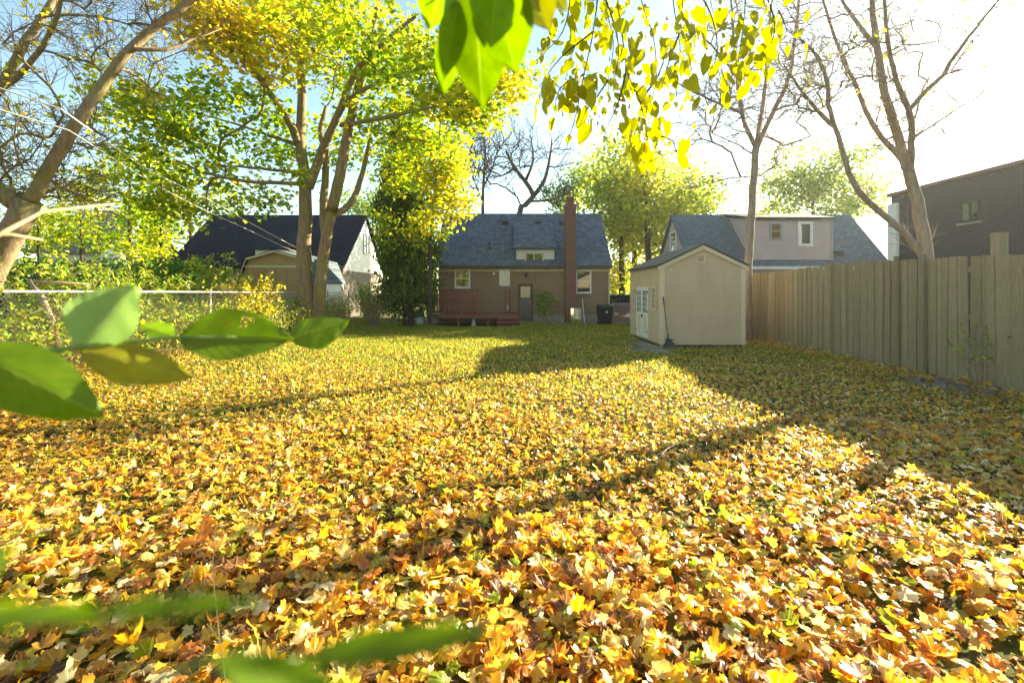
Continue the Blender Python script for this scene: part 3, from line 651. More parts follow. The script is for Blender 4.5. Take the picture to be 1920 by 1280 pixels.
dq = MB().prism([(-15.6, 29.4, 3.4), (-15.6, 29.4, 4.15), (-15.6, 32.3, 5.6), (-15.6, 32.3, 4.6)], (2.5, 0, 0)).build('dormer', MAT['white'], E)
roof_slab(MB(), -15.75, -12.95, 29.1, 4.24, 32.4, 5.98, .1).build('dormer_roof', MAT['shingle_d'], dq)

T = empty('barn_shed', (-10.7, 24, .25), 'ochre barn-shaped shed with curved grey roof behind the forked maple', 'shed')
ty0, ty1 = 22.0, 26.1; tc = XP(517, ty0)
prof = [(-1.72, 2.03), (-1.28, 3.12), (0, 3.48), (1.28, 3.12), (1.72, 2.03)]
MB().prism([(tc - 1.62, ty0, .2), (tc + 1.62, ty0, .2)] + [(tc + a * .96, ty0, b - .03) for a, b in prof[::-1]], (0, ty1 - ty0, 0)).build('wall', MAT['nshed'], T)
for i in range(4):
    (a, b), (c_, d_) = prof[i], prof[i + 1]
    MB().prism([(tc + a, ty0 - .12, b), (tc + c_, ty0 - .12, d_), (tc + c_, ty0 - .12, d_ + .06), (tc + a, ty0 - .12, b + .06)], (0, ty1 - ty0 + .24, 0)).build('roof', MAT['shingle_g'], T)
    MB().prism([(tc + a, ty0 - .125, b - .07), (tc + c_, ty0 - .125, d_ - .07), (tc + c_, ty0 - .125, d_ + .02), (tc + a, ty0 - .125, b + .02)], (0, -.03, 0)).build('barge_board', MAT['cream'], T)
MB().box(tc - 1.4, tc + 1.4, ty0 - .03, ty0 - .002, 2.72, 2.82).build('cross_trim', MAT['cream'], T)
for k in range(7): MB().box(tc - 1.5 + k * .5 - .012, tc - 1.5 + k * .5 + .012, ty0 - .015, ty0 - .002, .25, 2.7).build('batten', MAT['nshed'], T)
MB().box(tc + 1.56, tc + 1.66, ty0 + .1, ty1, .2, 2.0).build('side_wall', MAT['white'], T)

G = empty('white_gable_house', (-26, 28, 0), 'white sunlit gable house with grey roof behind the left hedge', 'house')
gable_body(MB(), -24.7, -21.5, 25.3, 31.2, 3.65, 28.2, 3.65 + 2.9 * .83).build('wall', MAT['white'], G)
roof_slab(MB(), -24.95, -21.3, 25.05, 3.70, 28.2, 6.35).build('roof', MAT['shingle_l'], G); roof_slab(MB(), -24.95, -21.3, 31.4, 3.70, 28.203, 6.35).build('roof', MAT['shingle_l'], G)
MB().box(-21.45, -20.9, 28.6, 29.3, 0, 6.9).build('chimney', MAT['chim'], G)
window(G, face_ny(25.3), -23.9, -22.8, 1.2, 2.4, MAT['white'], 'h', .08, None, False)

# ------------------------------------------------------------------ leaf instancing (numpy)
def fan(outline, inner=None):
    """centre + optional inner ring + outline -> verts (x,y), tris"""
    o = np.array(outline, float); n = len(o)
    if inner is None:
        v = np.vstack([[[0, 0]], o]); t = [(0, 1 + i, 1 + (i + 1) % n) for i in range(n)]
    else:
        v = np.vstack([[[0, 0]], o * inner, o]); t = []
        for i in range(n):
            j = (i + 1) % n
            t += [(0, 1 + i, 1 + j), (1 + i, 1 + n + i, 1 + n + j), (1 + i, 1 + n + j, 1 + j)]
    return v, np.array(t)
_h = [(.14, .76), (.29, .78), (.34, .60), (.48, .68), (.60, .82), (.76, .68), (.78, .50), (.93, .36), (.68, .20), (.74, .0), (.66, -.26), (.34, -.27), (.09, -.15)]
MAP_HI = fan([(0, 1)] + [(x, y) for x, y in _h] + [(-x, y) for x, y in _h[::-1]], .5)
_s0 = [(.016, -.13), (.016, -.75), (-.016, -.75), (-.016, -.13)]
_m = [(.32, .58), (.76, .70), (.64, .16), (.62, -.24)]
MAP_MID = fan([(0, 1)] + _m + [(0, -.1)] + [(-x, y) for x, y in _m[::-1]])
MAP_LO = fan([(0, 1), (.8, .5), (.5, -.3), (-.5, -.3), (-.8, .5)])
OVAL = (np.array([(0, -1), (.42, -.35), (.40, .3), (0, 1), (-.40, .3), (-.42, -.35)], float), np.array([(0, 1, 5), (1, 2, 4), (1, 4, 5), (2, 3, 4)]))
DIAM = (np.array([(0, -1), (.45, 0), (0, 1), (-.45, 0)], float), np.array([(0, 1, 2), (0, 2, 3)]))

def rot_from(normal, spin):
    n = normal / np.linalg.norm(normal, axis=1, keepdims=True)
    ref = np.where(np.abs(n[:, 2:3]) > .9, np.array([[1., 0, 0]]), np.array([[0., 0, 1]]))
    a = np.cross(ref, n); a /= np.linalg.norm(a, axis=1, keepdims=True); b = np.cross(n, a)
    c, s = np.cos(spin)[:, None], np.sin(spin)[:, None]
    return a * c + b * s, -a * s + b * c, n
def leaf_cloud(pos, size, normal, spin, tmpl, curl=.2, fold=.25, wave=.1, stem=False):
    v2, tri = tmpl; N = len(pos)
    if stem:
        k = len(v2); v2 = np.vstack([v2, _s0]); tri = np.vstack([tri, [(k, k + 1, k + 2), (k, k + 2, k + 3)]])
    x, y = v2[:, 0], v2[:, 1]; r2 = x * x + y * y
    cu = rng.normal(0, curl, (N, 1)) - curl * .15; fo = rng.normal(0, fold, (N, 1)); ph = rng.uniform(0, 6.3, (N, 1)); wv = rng.uniform(.2, 1, (N, 1)) * wave
    z = cu * r2 + fo * np.abs(x) + wv * np.sin(5 * x[None] + 4 * y[None] + ph) * np.sqrt(r2)
    A, B, C = rot_from(normal, spin)
    sz = size[:, None]
    shr = np.clip(1 - .45 * np.abs(cu), .4, 1)          # curled leaves are narrower
    W = (A[:, None] * (x[None] * sz * shr)[..., None] + B[:, None] * (y[None] * sz)[..., None] + C[:, None] * (z * sz)[..., None]) + pos[:, None]
    T = tri[None] + (np.arange(N) * len(v2))[:, None, None]
    return W.reshape(-1, 3), T.reshape(-1, 3), len(v2)
def local_uv(tmpl, stem):
    v2 = np.vstack([tmpl[0], _s0]) if stem else tmpl[0]
    return np.hstack([v2, np.zeros((len(v2), 1))])
class Cloud:
    def __init__(s): s.V = []; s.T = []; s.a = []; s.b = []; s.n = 0; s.uv = []
    def add(s, pos, size, normal, spin, tmpl, rnd, tone=None, uv=False, **kw):
        if len(pos) == 0: return
        V, T, k = leaf_cloud(pos, size, normal, spin, tmpl, **kw)
        if uv: s.uv.append(np.tile(local_uv(tmpl, kw.get('stem')), (len(pos), 1)))
        s.V.append(V); s.T.append(T + s.n); s.n += len(V); s.a.append(np.repeat(rnd, k)); s.b.append(np.repeat(rng.random(len(pos)) if tone is None else tone, k))
    def build(s, name, m, parent=None):
        me = tri_mesh(name, np.vstack(s.V), np.vstack(s.T), np.concatenate(s.a), np.concatenate(s.b), np.vstack(s.uv) if s.uv else None)
        return link(name, me, m, parent)
def rand_normals(n, up=.6):
    v = rng.normal(0, 1, (n, 3)); v[:, 2] = np.abs(v[:, 2]) * .6 + up * 1.2; return v

# ------------------------------------------------------------------ trees
def spline(pts, step):
    P = [np.array(p, float) for p in pts]; P = [2 * P[0] - P[1]] + P + [2 * P[-1] - P[-2]]; out = []
    for i in range(1, len(P) - 2):
        n = max(1, int(np.linalg.norm(P[i + 1] - P[i]) / step))
        for k in range(n):
            t = k / n; a, b, c, d = P[i - 1], P[i], P[i + 1], P[i + 2]
            out.append(.5 * (2 * b + (c - a) * t + (2 * a - 5 * b + 4 * c - d) * t * t + (-a + 3 * b - 3 * c + d) * t ** 3))
    out.append(P[-2]); return np.array(out)
class Tree:
    def __init__(s): s.P = []; s.par = []; s.r = []; s.limb = []; s.tips = []
    def limb_path(s, pts, r0, r1, step=.3, root=False):
        pl = spline(pts, step); n = len(pl)
        par = -1
        if not root and s.P: par = int(np.argmin(np.linalg.norm(np.array(s.P) - pl[0], axis=1)))
        for i, p in enumerate(pl):
            p = p + (rng.normal(0, .008, 3) if 0 < i else 0)
            s.P.append(p); s.par.append(par); s.r.append(r0 + (r1 - r0) * i / max(1, n - 1)); s.limb.append(True); par = len(s.P) - 1
        return par
    def grow(s, targets, tip=.006, step=.3, jit=.05, minr=0, up=.15, follow=.35):
        base = np.array(s.P[0]); targets = np.array(targets)
        order = np.argsort(np.linalg.norm(targets - base, axis=1))
        cap = len(s.P) + len(targets) * 40
        arr = np.zeros((cap, 3)); n = len(s.P); arr[:n] = s.P
        for ti in order:
            t = targets[ti]; d = np.linalg.norm(arr[:n] - t, axis=1)
            pen = d * (1 + .5 * np.clip((arr[:n, 2] - t[2]) / (d + 1e-6), 0, 1)); pen[:3] += 1
            j = int(np.argmin(pen)); D = d[j]; a = arr[j]
            pj = s.par[j]; dirp = (a - arr[pj]) if pj >= 0 else np.array([0, 0, 1.]); L = np.linalg.norm(dirp); dirp = dirp / L if L > 1e-6 else np.array([0, 0, 1.])
            ctrl = a + (t - a) * .35 + (dirp * follow + np.array([0, 0, up])) * D * .6 + rng.normal(0, .05, 3) * D
            k = max(2, int(D / step)); par = j
            for q in range(1, k + 1):
                u = q / k; p = a * (1 - u) ** 2 + 2 * ctrl * u * (1 - u) + t * u * u
                if q < k: p = p + rng.normal(0, jit * .35, 3) * min(1, D)
                if n >= cap: break
                arr[n] = p; n += 1
                s.P.append(p); s.par.append(par); s.r.append(0); s.limb.append(False); par = n - 1
            s.tips.append(par)
        s.tipr = tip
    def twigs(s, n, L, tip, up=.25, sub=2):
        cand = [i for i in range(len(s.P)) if s.par[i] >= 0 and s.r[i] < .09 and not (s.limb[i] and s.r[i] == 0)]
        for _ in range(n):
            j = cand[rng.integers(0, len(cand))]; stack = [(j, L * rng.uniform(.35, 1), sub)]
            while stack:
                j, l, sb = stack.pop(); a = np.array(s.P[j]); pj = s.par[j]; d = a - np.array(s.P[pj]); d /= np.linalg.norm(d) + 1e-9
                o = rng.normal(0, 1, 3); o -= d * o.dot(d); o /= np.linalg.norm(o) + 1e-9; th = rng.uniform(.5, 1.0); v = d * math.cos(th) + o * math.sin(th); par = j; mid = []
                for q in range(4):
                    v = v + np.array([0, 0, up * .25]) + rng.normal(0, .07, 3); v /= np.linalg.norm(v); a = a + v * l / 4
                    s.P.append(a); s.par.append(par); s.r.append(0); s.limb.append(False); par = len(s.P) - 1; mid.append(par)
                if sb:
                    for q in range(sb): stack.append((mid[rng.integers(0, 3)], l * rng.uniform(.4, .65), 0))
        s.tipr = tip
    def finish(s, e=2.2, maxr=.06):
        n = len(s.P); ch = [[] for _ in range(n)]
        for i, p in enumerate(s.par):
            if p >= 0: ch[p].append(i)
        acc = np.zeros(n)
        for i in range(n - 1, -1, -1):
            if not s.limb[i]:
                r = acc[i] ** (1 / e) if acc[i] > 0 else s.tipr; s.r[i] = min(max(r, s.tipr), maxr)
            if s.par[i] >= 0 and not s.limb[i]: acc[s.par[i]] += s.r[i] ** e
        s.ch = ch
    def build(s, parent, m, names=('trunk', 'branches')):
        A, B = MB(), MB(); n = len(s.P); main = {}
        for i in range(n):
            c = s.ch[i]
            if c: main[i] = max(c, key=lambda k: (s.limb[k], s.r[k]))
        for i in range(n):
            p = s.par[i]
            if p >= 0 and main[p] == i and not (s.limb[p] and not s.limb[i]): continue
            path = [p] if p >= 0 else []; rr = [s.r[i]] if p >= 0 else []; k = i
            while True:
                path.append(k); rr.append(s.r[k])
                if k not in main or (s.limb[k] and not s.limb[main[k]]): break
                k = main[k]
            if len(path) < 2: continue
            R0 = max(rr); (A if s.limb[i] else B).tube([s.P[q] for q in path], rr, 12 if R0 > .1 else 8 if R0 > .04 else 5 if R0 > .015 else 3, cap=R0 > .03)
        if A.v: A.build(names[0], m, parent, True)
        if B.v:
            o = B.build(names[1], m, parent, True)
def ell_targets(clumps, frac=1.0):
    """clumps: (px, py, rx, ry, Y, depth radius, n) -> targets spread through the volume"""
    out = []; cid = []
    for ci, (px, py, rx, ry, Y, rd, n) in enumerate(clumps):
        n = max(1, int(n * frac)); v = rng.normal(0, 1, (n, 3)); v /= np.linalg.norm(v, axis=1, keepdims=True); v *= rng.random((n, 1)) ** (1 / 2.2)
        c = at(px, py, Y); k = Y / F
        out.append(np.array(c) + v * np.array([rx * k, rd, ry * k])); cid += [ci] * n
    return np.vstack(out), np.array(cid)
def foliage(cl, tips, n_each, spread, size, tmpl, bias, flat=.55, up=.7, jitter=.18, **kw):
    n = len(tips) * n_each; P = np.repeat(tips, n_each, 0) + rng.normal(0, 1, (n, 3)) * np.array([spread, spread, spread * flat])
    b = np.clip(np.repeat(bias, n_each) + rng.normal(0, jitter, n), 0, 1)
    cl.add(P, rng.uniform(.65, 1.2, n) * size, rand_normals(n, up), rng.uniform(0, 6.3, n), tmpl, b, **kw)

# --- big forked maple by the chain-link fence
YM = 17.3
MP = empty('maple_tree', (XP(588, YM), YM, .2), 'large forked maple with green and yellow leaves by the chain-link fence', 'tree')
t = Tree(); q = lambda px, py, dy=0: at(px, py, YM + dy)
s = t.limb_path([q(588, 640), q(578, 590), q(573, 540), q(570, 470), q(573, 400), q(572, 330)], .31, .20, root=True)
t.limb_path([q(572, 330), q(563, 270), q(566, 200, .3), q(565, 120, .5), q(568, 40, .8), q(575, -60, 1)], .19, .08)
t.limb_path([q(563, 275), q(540, 225, -.5), q(510, 180, -1.2), q(470, 120, -2), q(430, 40, -3), q(400, -60, -4)], .14, .05)
t.limb_path([q(590, 630), q(598, 560), q(604, 500), q(612, 440, -.2), q(625, 390, -.3)], .25, .17)
t.limb_path([q(612, 450, -.2), q(607, 390, .2), q(610, 330, .4), q(612, 280, .6), q(600, 250, .7), q(612, 200, 1)], .17, .08)
t.limb_path([q(622, 395, -.3), q(637, 330, -.4), q(648, 270, -.5), q(660, 210, -.4), q(675, 150, -.3), q(695, 70, 0), q(715, -20, .3)], .20, .08)
t.limb_path([q(580, 350), q(597, 300), q(618, 250, -.3), q(640, 200, -.6), q(670, 130, -1), q(720, 80, -1.5), q(780, 30, -2.2)], .17, .05)
t.limb_path([q(621, 405, -.3), q(655, 385, .4), q(675, 340, .8), q(690, 280, 1.3), q(700, 230, 1.8)], .13, .06)
t.limb_path([q(571, 345), q(520, 343, -.4), q(460, 340, -1.0), q(390, 325, -1.6), q(330, 300, -2)], .075, .03)
t.limb_path([q(570, 325), q(510, 318, .6), q(440, 312, 1.4), q(380, 310, 2)], .07, .03)
t.limb_path([q(566, 275), q(510, 255, .5), q(450, 235, 1.0), q(380, 215, 1.5)], .075, .03)
t.limb_path([q(640, 235, -.6), q(700, 225, -1.2), q(770, 210, -2.0), q(840, 195, -2.8)], .08, .03)
t.limb_path([q(655, 185, -.6), q(720, 150, -1.2), q(790, 130, -1.8), q(870, 120, -2.6)], .08, .03)
clM = [(230, 190, 85, 65, 15.5, 1.5, 22), (330, 230, 95, 75, 15.5, 1.8, 36), (270, 330, 95, 70, 16.5, 1.8, 32), (400, 300, 95, 65, 17, 2, 32), (440, 200, 80, 75, 16, 2, 30), (330, 390, 75, 35, 17, 1.5, 16),
       (470, 70, 90, 70, 14.5, 2, 66), (400, 20, 70, 60, 13.5, 1.6, 40), (560, 60, 90, 80, 17, 2.5, 56), (650, 100, 90, 90, 18, 2.5, 56), (520, 260, 60, 60, 18.5, 1.5, 22), (640, 270, 70, 50, 19, 1.5, 22),
       (740, 110, 80, 80, 16.5, 2, 52), (720, 210, 80, 60, 17, 2, 42), (830, 150, 80, 70, 15.5, 2, 52), (880, 200, 70, 55, 15, 1.6, 40), (940, 140, 55, 60, 14.5, 1.4, 26), (800, 250, 60, 45, 17, 1.5, 26),
       (900, 60, 70, 60, 15, 2, 26), (600, -60, 260, 70, 17, 4, 90), (560, 330, 30, 40, 16.0, .8, 4), (640, 20, 80, 50, 19, 2, 22), (480, 380, 60, 25, 18.5, 1.2, 12)]
tg, cid = ell_targets(clM)
t.grow(tg, .006, .3, .06); t.finish(); t.build(MP, MAT['bark'])
biasM = np.array([.48, .38, .46, .44, .30, .52, .68, .72, .52, .38, .30, .30, .38, .36, .42, .48, .58, .38, .5, .55, .3, .42, .42])
c = Cloud(); foliage(c, tg, 27, .33, .13, MAP_MID, biasM[cid] + rng.normal(0, .09, len(cid)), curl=.12, fold=.18, wave=.05)
c.build('crown', MAPLE, MP)

def leafy(name, label, base, limbs, clumps, bias, m, bark, n_each=22, spread=.35, size=.13, tmpl=MAP_MID, tip=.006, group=None, maxr=.06, up=.6, flat=.6, step=.35, frac=1):
    E = empty(name, base, label, 'tree', group); t = Tree()
    for i, (pts, r0, r1) in enumerate(limbs): t.limb_path(pts, r0, r1, root=(i == 0))
    tg, cid = ell_targets(clumps, frac); t.grow(tg, tip, step, .06); t.finish(maxr=maxr); t.build(E, bark)
    if n_each:
        c = Cloud(); b = np.array(bias)[cid] - (.14 if m is FARLEAF else 0)
        foliage(c, tg, n_each, spread, size, tmpl, b + rng.normal(0, .06, len(cid)), flat, up); c.build('crown', m, E)
    return E, t
# --- yellow-green tree before the cedar
Yc = 20.0
leafy('young_maple', 'yellow-green young maple hanging over the brick house roof beside the cedar', (XP(775, Yc), Yc, .1),
      [([at(806, 605, Yc + 1.6), at(806, 520, Yc + 1.2), at(808, 440, Yc + .6), at(815, 360, Yc), at(825, 290, Yc)], .09, .04)],
      [(825, 335, 50, 55, 19.5, 1.3, 50), (845, 385, 38, 35, 19.2, .9, 28), (810, 285, 50, 35, 20, 1.2, 22), (860, 295, 35, 40, 19.8, 1, 20), (745, 320, 45, 45, 20.4, .9, 24), (800, 425, 40, 35, 20.2, .8, 22), (722, 430, 22, 45, 20.6, .5, 9)],
      [.60, .66, .5, .58, .44, .55, .4], MAPLE, MAT['bark_d'], 26, .28, .12)
# --- cedar
Yd = 22.5; CD = empty('cedar_tree', (XP(765, Yd), Yd, .1), 'dark columnar cedar beside the brick house deck', 'tree'); t = Tree()
t.limb_path([at(765, 615, Yd), at(764, 540, Yd), at(762, 450, Yd), at(760, 350, Yd), at(758, 260, Yd)], .24, .04, root=True)
tg, _ = ell_targets([(765, 540, 60, 42, Yd, 1.4, 110), (762, 470, 62, 60, Yd, 1.4, 150), (760, 390, 56, 60, Yd, 1.3, 130), (758, 310, 44, 60, Yd, 1.0, 80)]); t.grow(tg, .006, .35, .04, up=.05); t.finish(); t.build(CD, MAT['bark_d'])
c = Cloud(); n = len(tg) * 44; P = np.repeat(tg, 44, 0) + rng.normal(0, 1, (n, 3)) * np.array([.2, .2, .3]); nm = rng.normal(0, 1, (n, 3)); nm[:, 2] *= .3
c.add(P, rng.uniform(.07, .14, n), nm, rng.normal(0, .5, n), OVAL, np.clip(rng.normal(.45, .3, n), 0, 1)); c.build('crown', CEDAR, CD)
# --- slender trees behind the left fence
for i, (px, Y) in enumerate(((240, 19.5), (264, 20.5), (300, 19.0))):
    leafy('slender_tree', ['slender tree with thin dark stem before the white gable house', 'slender leaning tree between the white gable house and its chimney', 'slender ivy-wrapped tree beside the brick chimney of the white house'][i], (XP(px, Y), Y, .2),
          [([at(px - 4, 590, Y), at(px, 500, Y), at(px + 4, 400, Y), at(px + 2, 300, Y)], .10, .04)], [(px - 10, 340, 60, 70, Y, 1.4, 17), (px + 10, 420, 45, 45, Y, 1, 12), (px + 10, 480, 22, 40, Y, .5, 8)], [.42, .38, .5], MAPLE, MAT['bark_d'], 26, .32, .12, group='slender trees behind the chain-link fence')
for lb, px, Y, cl in (('leafy yellow-green tree screening the left end of the white gable house', 150, 21.5, [(150, 370, 45, 50, 21.5, 1.2, 22), (120, 430, 40, 40, 21.5, 1, 18), (170, 440, 35, 40, 21.2, 1, 16)]), ('bushy green tree behind the hedge beside the leaning bare tree', 70, 22.5, [(70, 420, 45, 35, 22.5, 1.2, 20), (40, 450, 40, 35, 22.5, 1.2, 18)])):
    leafy('slender_tree', lb, (XP(px, Y), Y, .1), [([at(px, 600, Y), at(px + 3, 500, Y), at(px, 400, Y)], .09, .04)], cl, [.5, .45, .42], MAPLE, MAT['bark_d'], 26, .32, .12, group='slender trees behind the chain-link fence')
# --- near bare tree on the left
YL = 8.6; LT = empty('bare_tree', (XP(-60, YL), YL, .28), 'nearly bare leaning tree with thick forked trunk beside the chain-link fence', 'tree'); t = Tree(); q = lambda px, py, dy=0: at(px, py, YL + dy)
t.limb_path([q(-70, 680), q(-45, 570), q(0, 475), q(36, 415), q(55, 375)], .27, .19, root=True)
t.limb_path([q(50, 388), q(95, 310), q(140, 235), q(185, 170, .2), q(235, 105, .3), q(290, 52, .5), q(350, 8, .7), q(410, -60, 1)], .12, .06, .2)
t.limb_path([q(45, 392), q(5, 360), q(-60, 325, .3), q(-100, 280, .5)], .16, .11)
t.limb_path([q(-95, 285, .5), q(-60, 230, .6), q(0, 165, .7), q(50, 78, .9), q(100, 2, 1.1), q(140, -70, 1.3)], .10, .055)
t.limb_path([q(-30, 190, .6), q(50, 125, .6), q(95, 65, .4), q(115, 0, .2), q(125, -60, .1)], .065, .03)
t.limb_path([q(68, 33, 1), q(130, 28, .9), q(190, 32, .8), q(240, 45, .7)], .035, .012)
t.limb_path([q(252, 92, .3), q(310, 92, .6), q(360, 75, 1), q(410, 55, 1.4)], .045, .015)
t.limb_path([q(58, 372), q(110, 352, .5), q(150, 345, 1), q(200, 362, 1.5)], .04, .012)
tg, cid = ell_targets([(60, 250, 110, 110, 8.8, 1.6, 300), (150, 90, 130, 90, 9.2, 1.6, 300), (300, 60, 110, 80, 9.6, 1.5, 140), (120, 360, 90, 40, 9.4, 1.2, 140), (20, 330, 60, 60, 9.2, 1, 110)])
t.grow(tg[rng.random(len(tg)) < .12], .005, .25, .03, up=.05, follow=.3); t.twigs(800, .75, .0042, sub=3, up=.1); t.finish(e=3.0, maxr=.022); t.build(LT, MAT['bark'])
c = Cloud(); sel = rng.random(len(tg)) < .22; foliage(c, tg[sel], 4, .12, .06, MAP_MID, np.full(sel.sum(), .78)); c.build('crown', MAPLE, LT)
# --- two bare trees on the right fence line
Y1 = 16.1; RT = empty('bare_tree', (XP(1408, Y1), Y1, 0), 'slim upright bare tree between the tan shed and the board fence', 'tree', 'bare trees along the board fence'); t = Tree(); q = lambda px, py, dy=0: at(px, py, Y1 + dy)
t.limb_path([q(1404, 650), q(1402, 560), q(1404, 480), q(1410, 380), q(1416, 300), q(1418, 270)], .15, .105, root=True)
t.limb_path([q(1416, 275), q(1397, 235), q(1386, 180), q(1379, 110), q(1372, 20), q(1365, -60)], .075, .025)
t.limb_path([q(1418, 272), q(1428, 210, .3), q(1436, 150, .5), q(1440, 70, .8), q(1450, -40, 1)], .08, .03)
t.limb_path([q(1420, 275), q(1450, 210, -.3), q(1478, 150, -.5), q(1490, 70, -.7), q(1502, -40, -1)], .08, .03)
t.limb_path([q(1390, 212), q(1350, 195, -.4), q(1305, 175, -.8), q(1260, 150, -1)], .05, .015)
t.limb_path([q(1414, 330), q(1365, 335, -.5), q(1310, 350, -1)], .025, .01); t.limb_path([q(1414, 290), q(1370, 265, .5), q(1320, 245, .9), q(1290, 235, 1)], .03, .01)
tg, cid = ell_targets([(1400, 110, 130, 120, Y1, 2.2, 520), (1330, 240, 70, 60, Y1, 1.4, 170), (1480, 190, 70, 90, Y1, 1.6, 180), (1440, 310, 45, 50, Y1, 1.2, 70), (1420, -60, 130, 60, Y1, 2, 150)])
t.grow(tg[rng.random(len(tg)) < .13], .0085, .3, .03, up=.1, follow=.3); t.twigs(700, 1.0, .0068, sub=3); t.finish(e=3.0, maxr=.035); t.build(RT, MAT['bark_g'])
Y2 = 10.0; RU = empty('bare_tree', (XP(1745, Y2), Y2, 0), 'bare tree with wide low fork rising behind the board fence before the dark brick wall', 'tree', 'bare trees along the board fence'); t = Tree(); q = lambda px, py, dy=0: at(px, py, Y2 + dy)
t.limb_path([q(1748, 700), q(1745, 580), q(1738, 490), q(1726, 410), q(1712, 350), q(1693, 290)], .165, .10, .25, root=True)
t.limb_path([q(1693, 290), q(1676, 230), q(1660, 175), q(1648, 110), q(1638, 50), q(1632, -60)], .09, .04, .25)
t.limb_path([q(1730, 478), q(1690, 432), q(1650, 398), q(1600, 345), q(1578, 280), q(1563, 230), q(1553, 190)], .075, .04, .2)
t.limb_path([q(1566, 238), q(1530, 205, .3), q(1500, 165, .6), q(1470, 120, 1)], .05, .015, .2); t.limb_path([q(1553, 190), q(1550, 150, .2), q(1535, 110, .3), q(1510, 80, .4), q(1480, 60, .6)], .05, .015, .2)
t.limb_path([q(1708, 335), q(1708, 270, -.3), q(1705, 210, -.6), q(1680, 150, -.8), q(1665, 80, -1), q(1655, -20, -1.2)], .065, .025, .2)
t.limb_path([q(1706, 205, -.6), q(1735, 170, -.7), q(1770, 140, -.8), q(1800, 90, -1), q(1850, 30, -1.2), q(1890, -20, -1.5)], .045, .015, .2)
t.limb_path([q(1690, 300), q(1640, 240, .4), q(1600, 150, .8), q(1568, 80, 1), q(1550, 20, 1.2), q(1530, -50, 1.4)], .06, .02, .2)
t.limb_path([q(1646, 90), q(1620, 60, .3), q(1590, 20, .6), q(1560, -30, 1)], .05, .02, .2); t.limb_path([q(1712, 258, -.3), q(1750, 235, -.6), q(1800, 200, -1), q(1850, 185, -1.4)], .022, .007, .2)
tg, cid = ell_targets([(1620, 100, 150, 110, Y2, 1.8, 520), (1560, 180, 80, 80, Y2, 1.2, 200), (1760, 110, 110, 110, Y2 - .5, 1.4, 260), (1640, -60, 190, 60, Y2, 1.8, 160), (1690, 250, 90, 60, Y2, 1.2, 130)])
t.grow(tg[rng.random(len(tg)) < .10], .006, .25, .03, up=.1, follow=.3); t.twigs(650, .8, .0042, sub=3); t.finish(e=3.0, maxr=.022); t.build(RU, MAT['bark_g'])
c = Cloud(); sel = rng.random(len(tg)) < .05; foliage(c, tg[sel], 3, .1, .05, OVAL, np.full(sel.sum(), .7)); c.build('crown', MAPLE, RU)

# --- trees behind the houses
def bare_far(label, Y, limbs, clumps, r):
    E = empty('bare_tree', (XP(limbs[0][0][0][0], Y), Y, 0), label, 'tree', 'bare trees behind the brick house'); t = Tree()
    for i, (pts, r0, r1) in enumerate(limbs): t.limb_path([at(a, b, Y) for a, b in pts], r0, r1, .6, root=(i == 0))
    tg, _ = ell_targets(clumps); t.grow(tg[::3], .018, .6, .05, up=.2, follow=.3); t.twigs(160, 2.4, .016, sub=3); t.finish(e=3.0, maxr=.07); t.build(E, MAT['bark_d'])
bare_far('thin straight bare tree behind the left roof end of the brick house', 40, [([(905, 580), (905, 430), (906, 350), (910, 290), (905, 240)], .22, .06), ([(906, 380), (890, 340), (880, 300)], .08, .03), ([(907, 350), (925, 310), (935, 270)], .08, .03)], [(905, 290, 50, 60, 40, 2, 60), (880, 360, 30, 40, 40, 1.5, 20)], .2)
bare_far('twisting bare tree behind the ridge of the brick house', 42, [([(975, 590), (972, 410), (985, 385), (1000, 368), (985, 340), (965, 315), (950, 285)], .45, .12), ([(1000, 368), (1020, 340), (1030, 300), (1035, 260)], .2, .06), ([(985, 340), (1000, 300), (995, 255)], .14, .05), ([(965, 315), (940, 330), (920, 320)], .12, .04), ([(990, 378), (1030, 375), (1060, 365)], .12, .05)], [(960, 280, 50, 60, 42, 2.5, 90), (1020, 300, 40, 60, 42, 2, 60), (1040, 370, 40, 25, 42, 2, 30), (935, 340, 30, 35, 42, 2, 30)], .3)
def far(label, Y, trunk, clumps, bias, n_each=60, spread=.62, size=.15, group='leafy trees behind the houses', r=.25, bark='bark_d', m=None):
    return leafy('background_tree', label, (XP(trunk[0][0], Y), Y, 0), [([at(a, b, Y) for a, b in trunk], r, r * .35)], clumps, bias, m or FARLEAF, MAT[bark], n_each, spread, size, MAP_LO, .012, group, .09, .6, .7, .7)
far('yellow-green tree with straight trunk behind the red chimney', 34, [(1190, 590), (1190, 480), (1188, 400), (1186, 300), (1184, 240)], [(1190, 300, 70, 60, 34, 3, 40), (1150, 380, 55, 55, 33, 2.5, 30), (1230, 390, 60, 50, 33, 2.5, 34), (1190, 450, 60, 50, 35, 2.5, 26), (1280, 350, 50, 50, 34, 2.5, 26)], [.62, .55, .66, .6, .6])
far('yellow tree with bare lower trunk between the brick house and the tan shed', 30, [(1218, 600), (1216, 520), (1214, 440), (1208, 360), (1200, 300)], [(1215, 330, 55, 50, 30, 2, 24), (1245, 430, 45, 55, 31, 2, 26), (1185, 400, 40, 60, 30, 2, 20), (1300, 390, 30, 40, 31, 1.6, 12)], [.78, .74, .7, .6])
far('yellowing tree with slim trunk beside the right corner of the brick house', 32, [(1166, 600), (1166, 500), (1164, 420), (1160, 340)], [(1160, 350, 45, 50, 32, 2, 20), (1165, 440, 35, 60, 32, 1.8, 22), (1155, 520, 25, 45, 33, 1.5, 14)], [.68, .72, .8])
